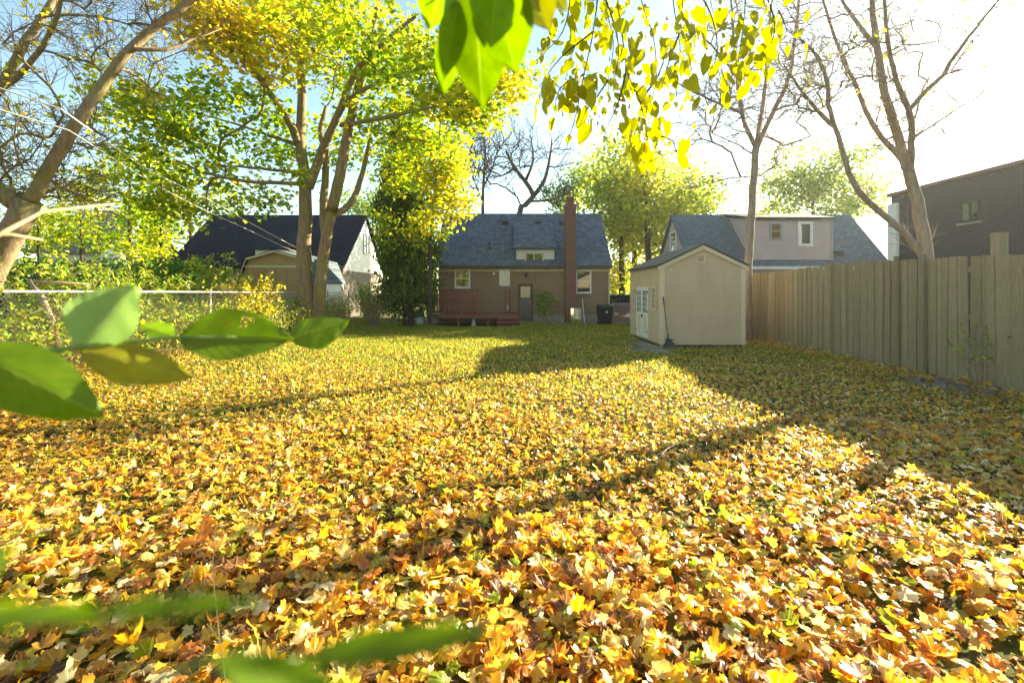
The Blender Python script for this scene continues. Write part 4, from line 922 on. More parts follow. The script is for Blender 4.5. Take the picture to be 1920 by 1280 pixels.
far('dull green tree behind the ridge of the brick house beside the chimney', 45, [(1090, 590), (1088, 450), (1080, 350)], [(1070, 360, 60, 40, 45, 3, 30), (1110, 330, 50, 50, 45, 3, 30), (1050, 390, 35, 30, 44, 2, 14)], [.35, .45, .3])
far('wide green tree behind the roof of the mauve siding house', 40, [(1530, 590), (1528, 480), (1525, 400), (1520, 330)], [(1500, 330, 70, 55, 40, 3.5, 46), (1580, 330, 65, 55, 40, 3.5, 44), (1460, 370, 45, 45, 40, 3, 24), (1630, 370, 45, 40, 40, 3, 24), (1540, 390, 80, 35, 40, 3, 24)], [.42, .35, .62, .5, .45])
far('thin sparse tree behind the left gable of the mauve siding house', 44, [(1330, 590), (1328, 450), (1320, 370)], [(1320, 380, 30, 40, 44, 2, 14), (1290, 420, 40, 40, 44, 2, 16), (1265, 470, 40, 40, 44, 2, 16)], [.5, .6, .7])
far('dense green tree behind the gable of the dark roof house', 46, [(700, 590), (700, 480), (698, 380)], [(700, 380, 40, 50, 46, 3, 22), (720, 450, 50, 50, 46, 3, 26), (660, 380, 40, 25, 46, 3, 14), (780, 500, 60, 60, 46, 3, 40)], [.3, .35, .4, .5])
far('tall green tree behind the left end of the dark roof house', 44, [(360, 590), (358, 450), (350, 330)], [(340, 390, 60, 40, 44, 4, 20), (420, 380, 50, 25, 44, 3, 14), (300, 430, 50, 50, 44, 3, 16)], [.45, .55, .4])
far('broad tree beyond the white gable house', 46, [(120, 590), (118, 480), (115, 400)], [(110, 430, 60, 30, 46, 4, 20), (40, 420, 60, 40, 46, 4, 24)], [.4, .45], 22)
far('yellow tree glimpsed through the lattice gate', 48, [(1160, 600), (1160, 560), (1158, 500)], [(1160, 530, 45, 50, 48, 3, 40), (1220, 520, 40, 50, 48, 3, 30), (1110, 540, 40, 40, 48, 3, 24)], [.85, .75, .7])

# --- trees at the back end of the yard, behind the camera (they stand in the window reflections)
for lb, X, Y, h, b in (('yellow maple standing at the back end of the yard', -6.0, -9.0, 7.5, .7), ('green maple standing at the back corner of the yard', 3.5, -11.0, 8.5, .45), ('wide yellowing maple beyond the back of the yard', 11.0, -13.0, 8.0, .6), ('tall maple beyond the back left of the yard', -15, -12, 9, .5)):
    E_ = empty('background_tree', (X, Y, 0), lb, 'tree', 'trees at the back of the yard'); t = Tree(); t.limb_path([(X, Y, 0), (X + .1, Y, h * .4), (X, Y, h * .8)], .25, .08, .5, root=True)
    v = rng.normal(0, 1, (110, 3)); v /= np.linalg.norm(v, axis=1, keepdims=True); tg = np.array([X, Y, h * .62]) + v * rng.random((110, 1)) ** .4 * np.array([3.6, 3, h * .45]); t.grow(tg, .012, .7, .05); t.finish(); t.build(E_, MAT['bark_d'])
    c = Cloud(); foliage(c, tg, 36, .55, .17, MAP_LO, np.full(110, b)); c.build('crown', FARLEAF, E_)

# ------------------------------------------------------------------ chain-link fence, left
CX = -7.85
CF = empty('chain_link_fence', (CX, 14, .28), 'galvanised chain-link fence overgrown with weeds along the left of the yard', 'fence')
def cfx(y): return CX + .12 * math.sin(y * .12)
y0, y1 = 4.0, 26.0
top = lambda y: 1.66 - .0045 * (y - 7)
MB().tube([(cfx(y), y, top(y)) for y in np.arange(y0, y1 + .1, .5)], .022, 8).build('top_rail', MAT['steel'], CF, True)
y = 4.4
while y < y1:
    mb = MB().tube([(cfx(y) - .03, y, .1), (cfx(y) - .03, y, top(y) + .03)], .025, 8); mb.lathe([(.034, 0), (.034, .03), (.012, .06)], (cfx(y) - .03, y, top(y) + .03), 8); mb.build('post', MAT['steel'], CF, True); y += 2.68
mb = MB(); dw = .075; zz0 = .3
k = 0; y = y0
while y < y1:
    pts = []; nz = int((top(y) - .03 - zz0) / (dw / 2))
    for i in range(nz + 1):
        s_ = 1 if (i + k) % 2 else -1
        pts.append((cfx(y) + .004 * s_, y + s_ * dw / 2 * .5 + dw * .25, zz0 + i * dw / 2))
    mb.tube(pts, .0026, 3, False); y += dw / 2; k += 1
mb.build('wire_mesh', MAT['steel'], CF)['kind'] = 'stuff'

# ------------------------------------------------------------------ shrubs, brush, hedge
def shrub(name, label, c, n_st, h, spread, m, tw, n_lf, size, bias, tmpl=OVAL, droop=.25, r=.008, cat='shrub', lean=(0, 0), kind=None, area=None, group=None, jitter=.2):
    E = empty(name, (c[0], c[1], g1(c[0], c[1])), label, cat, group) if kind is None else None
    st = MB(); tips = []
    for i in range(n_st):
        a = rng.uniform(0, 6.3); sp = spread * math.sqrt(rng.random()); bx = c[0] + rng.normal(0, .12) ; by = c[1] + rng.normal(0, .12)
        if area: bx = rng.uniform(area[0], area[1]); by = rng.uniform(area[2], area[3])
        z = g1(bx, by) - .03; hh = h * rng.uniform(.5, 1.1); ex, ey = math.cos(a) * sp + lean[0], math.sin(a) * sp + lean[1]
        pts = []
        for j in range(7):
            u = j / 6; pts.append(Vector((bx + ex * u ** 1.4 + rng.normal(0, .02) * u, by + ey * u ** 1.4 + rng.normal(0, .02) * u, z + hh * (u - droop * u * u * u))))
        st.tube(pts, [r * (1 - .75 * j / 6) for j in range(7)], 3, False)
        for j in range(2, 7): tips.append(pts[j])
        for _ in range(3):
            p = pts[rng.integers(2, 6)]; dv = Vector((rng.normal(0, .22), rng.normal(0, .22), rng.uniform(0, .25))) * (h / 1.5)
            st.tube([p, p + dv * .5 + Vector((0, 0, .03)), p + dv], [r * .5, r * .4, r * .25], 3, False); tips += [p + dv * .6, p + dv]
    cl = None
    if n_lf:
        T_ = np.array([tuple(x) for x in tips]); n = n_lf; P = T_[rng.integers(0, len(T_), n)] + rng.normal(0, .07, (n, 3))
        cl = Cloud(); cl.add(P, rng.uniform(.6, 1.2, n) * size, rand_normals(n, .3), rng.uniform(0, 6.3, n), tmpl, np.clip(rng.normal(bias, jitter, n), 0, 1))
    if kind:
        o = st.build(name, tw); tag(o, label, cat, None, kind)
        if cl: cl.build('foliage', m, o)
        return o
    st.build('stems', tw, E)
    if cl: cl.build('foliage', m, E)
    return E
shrub('forsythia_shrub', 'golden yellow shrub growing through the chain-link fence before the ochre barn', (-8.1, 14.3), 60, 2.0, 1.1, SHRUB, MAT['twig'], 5200, .055, .82, jitter=.12)
shrub('leafy_shrub', 'bright green leafy shrub taller than the golden one behind the fence', (-9.0, 14.6), 30, 3.0, .8, SHRUB, MAT['twig'], 1900, .075, .5)
shrub('leafy_shrub', 'small green shrub at the foot of the forked maple', (-7.9, 17.6), 24, 1.45, .55, SHRUB, MAT['twig'], 1300, .06, .42)
shrub('leafy_shrub', 'light green shrub between the ochre barn and the cedar', (-6.6, 22.6), 26, 2.6, .7, SHRUB, MAT['twig'], 1500, .08, .52)
shrub('twiggy_shrub', 'grey twiggy shrub at the foot of the cedar', (-6.1, 21.4), 120, 1.7, .9, SHRUB, MAT['bark_g'], 500, .05, .7, r=.007)
shrub('twiggy_shrub', 'reddish brown twiggy shrub beside the white barn wall', (-7.4, 21.0), 90, 1.6, .7, SHRUB, MAT['twig'], 900, .05, .75, r=.007)
shrub('wall_shrub', 'slim leafy shrub growing against the brick wall beside the door', (1.65, 24.35), 16, 2.0, .5, SHRUB, MAT['bark_g'], 600, .075, .35)
shrub('brush', 'tangle of dry stalks and weeds along the chain-link fence', (0, 0), 900, 1.4, .45, SHRUB, MAT['twig'], 10000, .05, .5, area=(-8.6, -7.0, 5.5, 20.5), kind='stuff', cat=None, r=.009)
shrub('tall_stalks', 'tall pale dry stalks standing at the chain-link fence', (-7.9, 11.0), 60, 2.2, .6, SHRUB, MAT['twig'], 300, .05, .6, area=(-8.3, -7.5, 6.5, 14.0), kind='stuff', cat=None, r=.009, droop=.05)
shrub('willowy_shrub', 'narrow-leaved green shrub behind the fence beside the leaning bare tree', (-9.3, 10.2), 40, 2.5, 1.1, SHRUB, MAT['twig'], 3200, .07, .50, DIAM)
shrub('willowy_shrub', 'narrow-leaved light green shrub behind the fence between the bare tree and slender trees', (-9.5, 12.4), 40, 2.4, 1.1, SHRUB, MAT['twig'], 3200, .07, .52, DIAM)
shrub('fence_vine', 'thin green sapling growing at the foot of the board fence', (7.95, 8.35), 7, 1.5, .25, SHRUB, MAT['twig'], 90, .05, .3, lean=(-.15, 0))
HG = empty('hedge', (-15.5, 18, 0), 'dark green clipped hedge before the white gable house', 'hedge')
mb = MB()
for k in range(9): mb.tube([(-19.5 + k, 18.2, 0), (-19.5 + k, 18.2, 1.8)], .04, 5)
mb.build('stems', MAT['bark_d'], HG); c = Cloud(); n = 10000; P = np.stack([rng.uniform(-20, -11.6, n), 18.2 + rng.normal(0, .55, n), rng.uniform(.1, 1, n) ** .7 * 2.75 + rng.normal(0, .1, n)], 1)
c.add(P, rng.uniform(.06, .11, n), rand_normals(n, .4), rng.uniform(0, 6.3, n), OVAL, np.clip(rng.normal(.02, .08, n), 0, 1)); c.build('foliage', SHRUB, HG)

DB = empty('fallen_branch', (-7.6, 8.3, .3), 'broken dead branch propped against the chain-link fence', 'branch')
MB().tube([at(112, 662, 8.2), at(96, 600, 8.25), at(80, 560, 8.3), at(56, 526, 8.4)], [.05, .05, .045, .035], 8).build('limb', MAT['bark_g'], DB, True)
MB().tube([at(57, 527, 8.4), at(100, 530, 8.5), at(168, 533, 8.7)], [.03, .028, .02], 6).build('side_limb', MAT['twig'], DB, True)
for i, (pts, lb) in enumerate((([(115, 205, 7), (230, 287, 9.4), (300, 330, 11), (384, 370, 13), (471, 419, 15.5), (571, 472, 18.5), (614, 489, 20), (679, 515, 22), (734, 524, 23.5), (796, 514, 24.9), (821, 500, 25.3)], 'pale sagging cable strung low across the maple to the brick house'),
                               ([(130, 245, 7.5), (290, 345, 10), (380, 392, 13), (470, 433, 17), (540, 466, 22), (600, 488, 26), (640, 500, 28.4)], 'thin pale cable strung before the dark roof house'))):
    w = MB().tube(spline([at(*p) for p in pts], .5), .011 if i == 0 else .007, 5).build('cable', MAT['wire'], None, True); tag(w, lb, 'cable')
# the cables' own pole, left of the frame
UP = empty('utility_pole', (-9.6, 5.2, .2), 'wooden utility pole holding the two pale cables', 'pole'); MB().tube([(-9.6, 5.2, 0), (-9.6, 5.2, 7.2)], [.15, .11], 10).build('pole', MAT['bark_g'], UP)
for z in (4.9, 5.3): MB().tube([(-9.6, 5.2, z), (-9.3, 5.2, z)], .03, 6).build('insulator', MAT['steel'], UP)
for px, py, Y, z in ((115, 205, 7, 5.3), (130, 245, 7.5, 4.9)):
    w = MB().tube([(-9.3, 5.2, z), (np.array((-9.3, 5.2, z)) + np.array(at(px, py, Y))) / 2 + np.array((0, 0, -.08)), at(px, py, Y)], .011, 5).build('cable', MAT['wire']); tag(w, 'pale cable end running from the utility pole towards the maple', 'cable', 'cable ends at the utility pole')

# ------------------------------------------------------------------ fallen leaves and grass
def blocked(x, y):
    b = (x > 4.3) & (x < 6.85) & (y > 14.1) & (y < 17.9)
    b |= (x > -4.1) & (x < .4) & (y > 22.3); b |= (y > 24.85) & (x > -3.9) & (x < 5.1); b |= x > 8.17
    return b
def fade(x, y): return (1 - .48 * sstep(15, 19.5, y)) * (1 - .35 * sstep(8, 14, y) * sstep(.5, -3, x) * sstep(-8, -5, x)) * (.78 + .22 * np.sin(x * 1.1 + 2 * np.sin(y * .6)) * np.sin(y * .8)) * (1 - .4 * sstep(7, 11, y) * (.5 + .5 * np.sin(x * 2.1 + 1.7 * np.sin(y * 1.3))))
LT_ = Cloud()
def scatter(xlo, xhi, ylo, yhi, dens, tmpl, s0, s1, lift, tilt, stem, wedge=True):
    n = int((xhi - xlo) * (yhi - ylo) * dens); x = rng.uniform(xlo, xhi, n); y = rng.uniform(ylo, yhi, n)
    k = ~blocked(x, y) & (rng.random(n) < fade(x, y)) & (x > -8.6)
    if wedge: k &= np.abs(x) < (y * 1.10 + 1.0)
    x, y = x[k], y[k]; n = len(x)
    pile = .5 + .5 * np.sin(x * 2.3 + 1.1 * np.sin(y * 1.9)) * np.sin(y * 2.7 + x)
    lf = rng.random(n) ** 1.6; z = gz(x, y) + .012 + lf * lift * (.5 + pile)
    rv = rng.random(n); gap_brown = (lf < .22) & (rng.random(n) < .5 * (1 - .6 * sstep(4, 11, y))); fresh = rng.random(n) < .20 * sstep(4, 11, y); rv = np.where(fresh, rng.uniform(.77, .885, n), rv); rv = np.where(gap_brown, rng.uniform(.57, .74, n), rv)   # lowest leaves turned brown: shade of the gaps put into leaf colour
    th = np.abs(rng.normal(0, tilt, n)); az = rng.uniform(0, 6.3, n)
    nm = np.stack([np.sin(th) * np.cos(az), np.sin(th) * np.sin(az), np.cos(th)], 1)
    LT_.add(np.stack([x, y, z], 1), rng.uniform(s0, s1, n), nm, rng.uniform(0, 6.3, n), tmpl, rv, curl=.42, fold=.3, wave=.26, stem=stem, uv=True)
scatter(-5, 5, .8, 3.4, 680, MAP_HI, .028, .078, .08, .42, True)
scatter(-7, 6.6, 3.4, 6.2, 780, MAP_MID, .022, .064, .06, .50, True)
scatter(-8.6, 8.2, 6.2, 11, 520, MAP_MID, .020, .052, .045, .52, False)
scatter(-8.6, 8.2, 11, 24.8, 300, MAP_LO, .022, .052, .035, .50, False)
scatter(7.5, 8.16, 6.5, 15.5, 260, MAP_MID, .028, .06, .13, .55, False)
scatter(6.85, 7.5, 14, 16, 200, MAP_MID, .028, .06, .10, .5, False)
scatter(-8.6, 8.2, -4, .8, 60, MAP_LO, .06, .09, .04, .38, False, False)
n = 9000; x = rng.uniform(-16, -8.6, n); y = rng.uniform(4, 26, n)
LT_.add(np.stack([x, y, gz(x, y) + .03], 1), rng.uniform(.05, .08, n), rand_normals(n, 1.2), rng.uniform(0, 6.3, n), MAP_LO, rng.random(n), uv=True)
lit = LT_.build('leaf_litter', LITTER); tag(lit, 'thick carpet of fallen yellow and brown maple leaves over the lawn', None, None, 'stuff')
# grass blades between the leaves
n = 115000; y = 3 + 21.5 * rng.random(n) ** .8; x = rng.uniform(-8.4, 8.1, n); k = ~blocked(x, y) & (np.abs(x) < y * 1.1 + .5) & (rng.random(n) < .25 + .75 * sstep(6, 17, y)); x, y = x[k], y[k]; n = len(x)
hgt = rng.uniform(.05, .12, n); a = rng.uniform(0, 6.3, n); w = .009; lx, ly = rng.normal(0, .03, n), rng.normal(0, .03, n); z = gz(x, y)
V = np.stack([np.stack([x - np.cos(a) * w, y - np.sin(a) * w, z], 1), np.stack([x + np.cos(a) * w, y + np.sin(a) * w, z], 1), np.stack([x + lx, y + ly, z + hgt], 1)], 1).reshape(-1, 3)
gr = link('grass', tri_mesh('grass', V, np.arange(n * 3).reshape(-1, 3), np.repeat(rng.random(n), 3), np.repeat(rng.random(n), 3)), GRASS); tag(gr, 'short green grass blades showing between the fallen leaves', None, None, 'stuff')
# the leaves that show largest, one by one
pal = {'golden yellow': .1, 'ochre': .52, 'orange': .63, 'brown': .72, 'yellow-green': .83, 'pale cream': .98, 'pale straw': .42}
variants = []
for nm_, rv in pal.items():
    for j in range(4):
        V, T, k = leaf_cloud(np.zeros((1, 3)), np.array([1.]), np.array([[0, 0, 1.]]), np.array([0.]), MAP_HI, curl=.42, fold=.3, wave=.25, stem=True)
        me = tri_mesh('fallen_leaf', V, T, np.full(len(V), rv), np.full(len(V), rng.random()), local_uv(MAP_HI, True)); me.materials.append(LITTER); variants.append((nm_, me))
for i in range(300):
    yy = 1.75 + 2.1 * rng.random() ** 1.3; xx = rng.uniform(-1.02, 1.02) * yy
    nm_, me = variants[rng.integers(0, len(variants))]
    o = bpy.data.objects.new('fallen_leaf', me); COL.objects.link(o); o.location = (xx, yy, g1(xx, yy) + rng.uniform(.06, .10)); o.scale = (rng.uniform(.045, .085),) * 3
    o.rotation_euler = (rng.normal(0, .4), rng.normal(0, .4), rng.uniform(0, 6.3))
    tag(o, nm_ + ' fallen maple leaf lying on top of the leaf litter', 'leaf', 'fallen leaves on top of the litter')

# ------------------------------------------------------------------ leaves close to the camera
def big_leaf_mesh(name, L, W, fold, bend, twist=0, nu=4, nv=12, shape=0, hole=None):
    vs_, uv = [], []
    for j in range(nv + 1):
        v = j / nv
        if shape == 0: w = W * (math.sin(math.pi * v ** .8) ** .9 if 0 < v < 1 else 0)           # ovate
        else: w = W * 1.55 * (v + .05) ** .38 * (1 - v) ** .8  # heart
        for i in range(-nu, nu + 1):
            u = i / nu; x = u * w; yb = v * L
            if shape == 1 and v < .15: yb -= abs(u) * .10 * L * (1 - v / .15)
            z = fold * abs(x) + bend * L * v * v + .012 * L * math.sin(v * 17 + u * 4) * abs(u)
            th = twist * v; vs_.append((x * math.cos(th) - z * math.sin(th), yb, x * math.sin(th) + z * math.cos(th))); uv.append((u, v, 0))
    T = []
    m = 2 * nu + 1
    for j in range(nv):
        for i in range(m - 1):
            if hole and (j, i) in hole: continue
            a = j * m + i; T += [(a, a + 1, a + m + 1), (a, a + m + 1, a + m)]
    return tri_mesh(name, np.array(vs_), np.array(T), uv=np.array(uv))
def place_leaf(parent, base, tip, W, m, nrm, fold=.3, bend=.0, twist=0, shape=0, hole=None, name='leaf'):
    base, tip = Vector(base), Vector(tip); d = tip - base; L = d.length; yv = d.normalized(); n = Vector(nrm); xv = yv.cross(n).normalized(); zv = xv.cross(yv)
    me = big_leaf_mesh(name, L, W, fold, bend, twist, 5, 16, shape, hole); me.materials.append(m)
    o = bpy.data.objects.new(name, me); COL.objects.link(o); o.parent = parent; o.matrix_parent_inverse = Matrix.Translation(-parent.location)
    mw = Matrix((xv, yv, zv)).transposed().to_4x4(); mw.translation = base; o.matrix_basis = mw
    return o
FB = empty('leafy_branch', at(-60, 690, .46), 'leafy green twig with large leaves reaching over the yard before the chain-link fence', 'branch')
MB().tube([at(-160, 690, .40), at(0, 672, .45), at(150, 650, .48), at(330, 632, .52), at(545, 632, .56)], [.0035, .003, .0028, .002, .0012], 6).build('stem', MAT['greenstem'], FB, True)
place_leaf(FB, at(150, 652, .48), at(256, 534, .52), .033, BIGPALE, (.45, -.85, .1), .3, .0, .5)
place_leaf(FB, at(150, 655, .47), at(364, 705, .50), .022, BIGYEL, (.1, -.75, .6), -.25, -.05)
place_leaf(FB, at(-70, 650, .42), at(192, 778, .45), .029, BIGLEAF, (.1, -.8, .55), -.2, -.14)
place_leaf(FB, at(335, 632, .52), at(552, 640, .56), .034, BIGLEAF, (.0, -.78, .62), .3, .04, hole={(8, 1), (8, 2), (9, 1)})
place_leaf(FB, at(540, 634, .56), at(655, 598, .60), .024, BIGLEAF, (.15, -.75, .6), -.25, -.03)
place_leaf(FB, at(330, 630, .52), at(262, 608, .54), .010, BIGLEAF, (.0, -.8, .5), .2, 0)
PT = empty('pale_twig', at(-30, 450, .7), 'pale bare twig crossing before the leaning bare tree', 'twig')
MB().tube([at(-60, 470, .7), at(20, 428, .75), at(80, 397, .8), at(215, 382, .9)], [.004, .004, .003, .0015], 5).build('stem', MAT['twig'], PT, True)
MB().tube([at(-60, 445, .72), at(20, 440, .75), at(80, 450, .8)], [.003, .003, .0015], 5).build('side_stem', MAT['twig'], PT, True)
LB = empty('leafy_branch', at(300, 1300, .12), 'strongly blurred low green leaves rising from below in front of the leaf litter', 'branch')
MB().tube([at(-300, 1420, .11), at(60, 1170, .12), at(200, 1150, .125), at(480, 1128, .13)], [.0006] * 4, 5).build('stem', MAT['greenstem'], LB, True)
for (bx, by, tx, ty, W, Y) in ((150, 1150, 490, 1128, .0021, .10), (220, 1155, -140, 1150, .0026, .10), (560, 1235, 945, 1178, .0037, .10), (400, 1230, 700, 1340, .0042, .10), (-90, 1130, 45, 1010, .0034, .10)):
    place_leaf(LB, at(bx, by, Y), at(tx, ty, Y + .006), W, BIGLEAF, (.05, -.6, .8), .2, 0)
MB().tube([at(-100, 1480, .11), at(400, 1230, .12), at(560, 1235, .125)], [.0006] * 3, 5).build('stem', MAT['greenstem'], LB, True)
# tree above the camera that carries the hanging sprays
OT = empty('overhanging_tree', (2.6, -2.6, 0), 'tree whose yellow-green heart-leaved sprays hang from above over the yard', 'tree')
tk = MB(); tk.tube(spline([(2.6, -2.6, -.1), (2.5, -2.5, 2), (2.2, -2.2, 4.2), (1.9, -1.2, 5.4), (1.4, .6, 5.3), (.9, 2.2, 4.6)], .3), list(np.linspace(.22, .03, len(spline([(2.6, -2.6, -.1), (2.5, -2.5, 2), (2.2, -2.2, 4.2), (1.9, -1.2, 5.4), (1.4, .6, 5.3), (.9, 2.2, 4.6)], .3)))), 10); tk.build('trunk', MAT['bark_d'], OT, True)
tw = MB()
tops = [at(1120, -260, 2.7), at(1170, -280, 2.8), at(1290, -260, 2.9), at(1400, -260, 3.0), at(1040, -200, 2.6)]
for tp in tops: tw.tube([(1.2, 1.4, 5.05), (Vector((1.2, 1.4, 5.05)) + tp) / 2 + Vector((0, 0, .2)), tp], [.02, .016, .012], 6, False)
sprays = [([(1120, -260), (1122, -40), (1112, 60), (1095, 140), (1080, 215), (1062, 275)], 2.7), ([(1120, -40), (1150, 40), (1160, 100), (1150, 160)], 2.72), ([(1170, -280), (1158, -30), (1166, 60), (1178, 140), (1200, 190), (1212, 260), (1200, 300)], 2.8), ([(1175, 130), (1160, 190), (1140, 235)], 2.78), ([(1290, -260), (1280, -20), (1283, 60), (1296, 130), (1290, 160)], 2.9),
          ([(1283, 40), (1260, 100), (1240, 165)], 2.9), ([(1400, -260), (1398, -20), (1392, 60), (1380, 140)], 3.0), ([(1400, -60), (1440, 0), (1452, 60), (1428, 120)], 3.05), ([(1460, 20), (1475, 55), (1470, 75)], 3.0), ([(1040, -200), (1068, -20), (1055, 60), (1030, 90), (1000, 120)], 2.6), ([(1095, 140), (1050, 165), (1040, 210)], 2.68), ([(1212, 250), (1262, 265), (1272, 310)], 2.85), ([(1200, 190), (1235, 140), (1250, 90)], 2.85), ([(1290, -40), (1330, 20), (1345, 90), (1330, 150)], 2.95), ([(1112, 60), (1050, 110), (1010, 165)], 2.66)]
cand = []
for pts, Y in sprays:
    sp_ = spline([at(a, b, Y + rng.normal(0, .03)) for a, b in pts], .05); tw.tube(sp_, list(np.linspace(.007, .0018, len(sp_))), 4, False)
    for p in sp_:
        if p[2] < at(0, -30, Y).z: cand.append(p)
tw.build('twigs', MAT['bark_d'], OT)
hv_ = []
for k in range(6):
    me = big_leaf_mesh('leaf', 1, .45 + .05 * (k % 3), rng.uniform(-.2, .4), rng.uniform(-.3, .3), rng.uniform(-.5, .5), 2, 7, 1); me.materials.append(HEART); hv_.append(me)
stt = MB()
for i in range(280):
    p = Vector(cand[rng.integers(0, len(cand))]); off = Vector((rng.normal(0, .07), rng.normal(0, .09), rng.normal(-.03, .04))); b = p + off
    stt.tube([p, (p + b) / 2 + Vector((0, 0, .01)), b], .0011, 3, False)
    o = bpy.data.objects.new('leaf', hv_[rng.integers(0, 6)]); COL.objects.link(o); o.parent = OT; o.matrix_parent_inverse = Matrix.Translation(-OT.location)
    d = Vector((rng.normal(0, .45), rng.normal(0, .45), -1)).normalized(); n_ = Vector((rng.normal(.3, 1), rng.normal(-.3, 1), rng.normal(0, .2))); xv = d.cross(n_).normalized(); zv = xv.cross(d)
    mw = Matrix((xv, d, zv)).transposed().to_4x4(); mw.translation = b; o.matrix_basis = mw @ Matrix.Scale(rng.uniform(.06, .118), 4) @ Matrix.Diagonal((rng.uniform(.65, 1), 1, 1, 1))
stt.build('leaf_stalks', MAT['twig'], OT)['kind'] = 'stuff'
OS = empty('hanging_spray', (1.3, 4.3, 5.2), 'finer yellow-green leaf spray hanging behind the heart-leaved sprays above the red chimney', 'branch')
tw = MB(); cand = []
for pts in ([(1120, -220), (1130, -20), (1150, 80), (1140, 160), (1160, 230)], [(1160, -220), (1200, -10), (1225, 70), (1230, 150), (1215, 220), (1230, 290)], [(1090, -220), (1080, 0), (1075, 80), (1060, 150), (1045, 200)], [(1240, -220), (1262, 0), (1275, 90), (1268, 170), (1280, 250)], [(1300, -220), (1330, -10), (1345, 60), (1335, 110)], [(1140, 150), (1110, 200), (1100, 250)], [(1220, 200), (1190, 250), (1180, 300)]):
    sp_ = spline([at(a, b, 4.3 + rng.normal(0, .08)) for a, b in pts], .06); tw.tube(sp_, list(np.linspace(.008, .002, len(sp_))), 4, False); cand += [p for p in sp_ if p[2] < at(0, -30, 4.3).z]
tw.tube([at(1080, -220, 4.3), at(1200, -235, 4.3), at(1320, -220, 4.3)], .012, 5); tw.tube([(1.0, 2.0, 4.75), at(1200, -235, 4.3)], .015, 5); tw.build('twigs', MAT['bark_d'], OS)
for i in range(230):
    b = Vector(cand[rng.integers(0, len(cand))]) + Vector((rng.normal(0, .09), rng.normal(0, .12), rng.normal(-.03, .05)))
    o = bpy.data.objects.new('leaf', hv_[rng.integers(0, 6)]); COL.objects.link(o); o.parent = OS; o.matrix_parent_inverse = Matrix.Translation(-OS.location)
    d = Vector((rng.normal(0, .45), rng.normal(0, .45), -1)).normalized(); n_ = Vector((rng.normal(.3, 1), rng.normal(-.3, 1), rng.normal(0, .2))); xv = d.cross(n_).normalized(); zv = xv.cross(d)
    mw = Matrix((xv, d, zv)).transposed().to_4x4(); mw.translation = b; o.matrix_basis = mw @ Matrix.Scale(rng.uniform(.05, .09), 4)
TB = empty('leafy_branch', at(930, -200, .5), 'cluster of big translucent green leaves hanging from above before the maple crown', 'branch')
MB().tube([at(960, -300, .45), at(930, -120, .5), at(905, -30, .52), at(860, 10, .54)], [.004, .003, .0025, .001], 6).build('stem', MAT['greenstem'], TB, True)
for (bx, by, tx, ty, W, Y, m, nr) in ((890, -20, 905, 205, .033, .52, BIGLEAF, (.1, -1, .15)), (862, 20, 832, 178, .020, .55, BIGLEAF, (-.2, -1, .1)), (858, 0, 832, 150, .016, .50, BIGLEAF, (.5, -.8, .1)), (925, -40, 968, 140, .032, .50, BIGLEAF, (-.15, -1, .1)), (935, -60, 920, 90, .026, .47, BIGLEAF, (.2, -1, .1)),
                                      (960, -70, 1030, 62, .030, .50, BIGYEL, (.1, -1, .3)), (840, -60, 800, 55, .026, .5, BIGLEAF, (-.2, -1, .1)), (1000, -60, 1062, 25, .018, .52, BIGYEL, (.2, -1, .1))):
    place_leaf(TB, at(bx, by, Y), at(tx, ty, Y + .02), W, m, nr, .2, rng.uniform(-.05, .05))
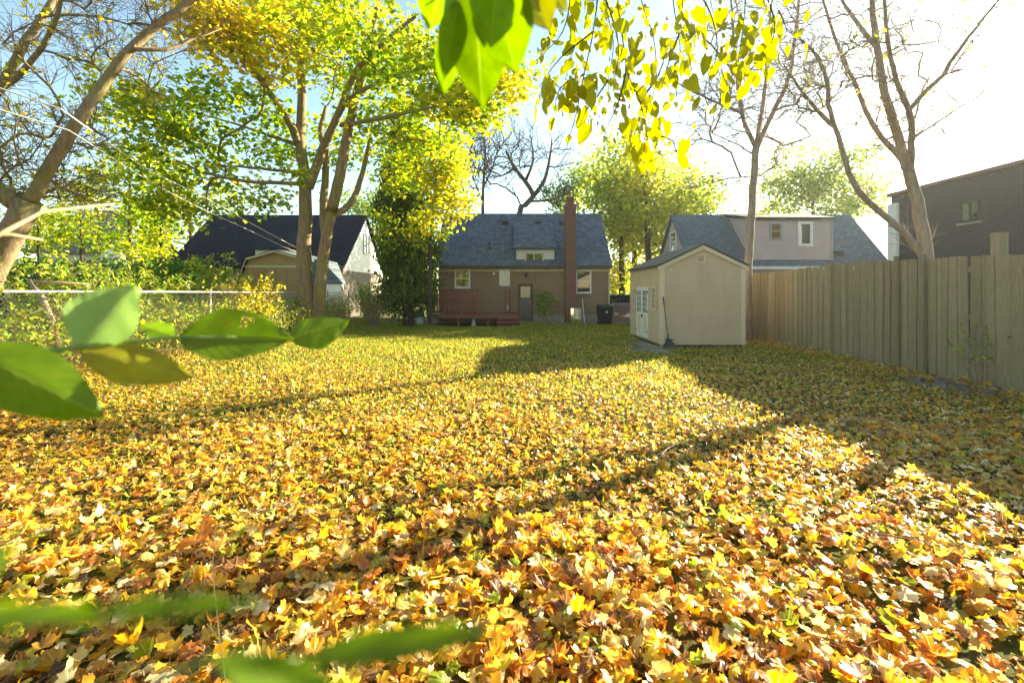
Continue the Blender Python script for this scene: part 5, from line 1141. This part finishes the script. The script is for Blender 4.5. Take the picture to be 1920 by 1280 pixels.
# dry weed stems standing in the litter
DW = empty('dry_weed', at(420, 1130, 1.6), 'thin dry branching weed stem standing in the leaf litter', 'weed')
b0 = Vector((XP(430, 1.9), 1.9, .03)); t0 = at(405, 960, 1.95)
MB().tube([b0, b0.lerp(t0, .35) + Vector((-.02, 0, 0)), b0.lerp(t0, .7) + Vector((-.03, 0, 0)), t0], [.003, .0028, .002, .001], 4).build('stem', MAT['twig'], DW)
for u in (.35, .5, .6, .72, .85):
    p = b0.lerp(t0, u) + Vector((-.02, 0, 0)); MB().tube([p, p + Vector((rng.choice([-1, 1]) * .05, 0, .06)), p + Vector((rng.choice([-1, 1]) * .06, .01, .12))], .0013, 3).build('side_stem', MAT['twig'], DW)

# twigs lying in the litter
for i, (x, y, l, a) in enumerate(((-1.9, 3.4, .5, .4), (.6, 2.7, .42, 1.9), (2.2, 3.2, .6, -.5), (1.4, 4.6, .55, .9), (-3.2, 5.0, .6, 2.4), (3.9, 5.8, .7, .2), (-.6, 5.6, .5, 1.2), (2.6, 2.2, .35, 2.8))):
    z = g1(x, y) + .085; d = Vector((math.cos(a), math.sin(a), .02)); p = Vector((x, y, z)); sd = Vector((-d.y, d.x, 0)); mb = MB().tube([p, p + d * l * .5 + sd * .03, p + d * l], [.006, .005, .002], 5)
    mb.tube([p + d * l * .5 + sd * .03, p + d * l * .7 + sd * .12], [.004, .0015], 4); mb.tube([p + d * l * .3 + sd * .02, p + d * l * .45 - sd * .1 + Vector((0, 0, .03))], [.004, .0015], 4)
    tag(mb.build('fallen_twig', MAT['bark_g']), 'thin forked twig lying on the fallen leaves', 'twig', 'twigs lying in the litter')

# ------------------------------------------------------------------ thin haze volume added to imitate lens glare
hz = MB().box(-215, 215, -45, 415, -1.5, 18).build('haze', None); tag(hz, 'thin haze added over the whole yard to imitate lens glare', None, None, 'stuff')
hm = bpy.data.materials.new('glare_haze'); hm.use_nodes = True; ht_ = hm.node_tree; ht_.nodes.remove(ht_.nodes['Principled BSDF'])
pv = ht_.nodes.new('ShaderNodeVolumePrincipled'); pv.inputs['Color'].default_value = (.95, .95, .95, 1); pv.inputs['Density'].default_value = .0004; pv.inputs['Anisotropy'].default_value = .6
ht_.links.new(pv.outputs[0], ht_.nodes['Material Output'].inputs['Volume']); hz.data.materials.append(hm)
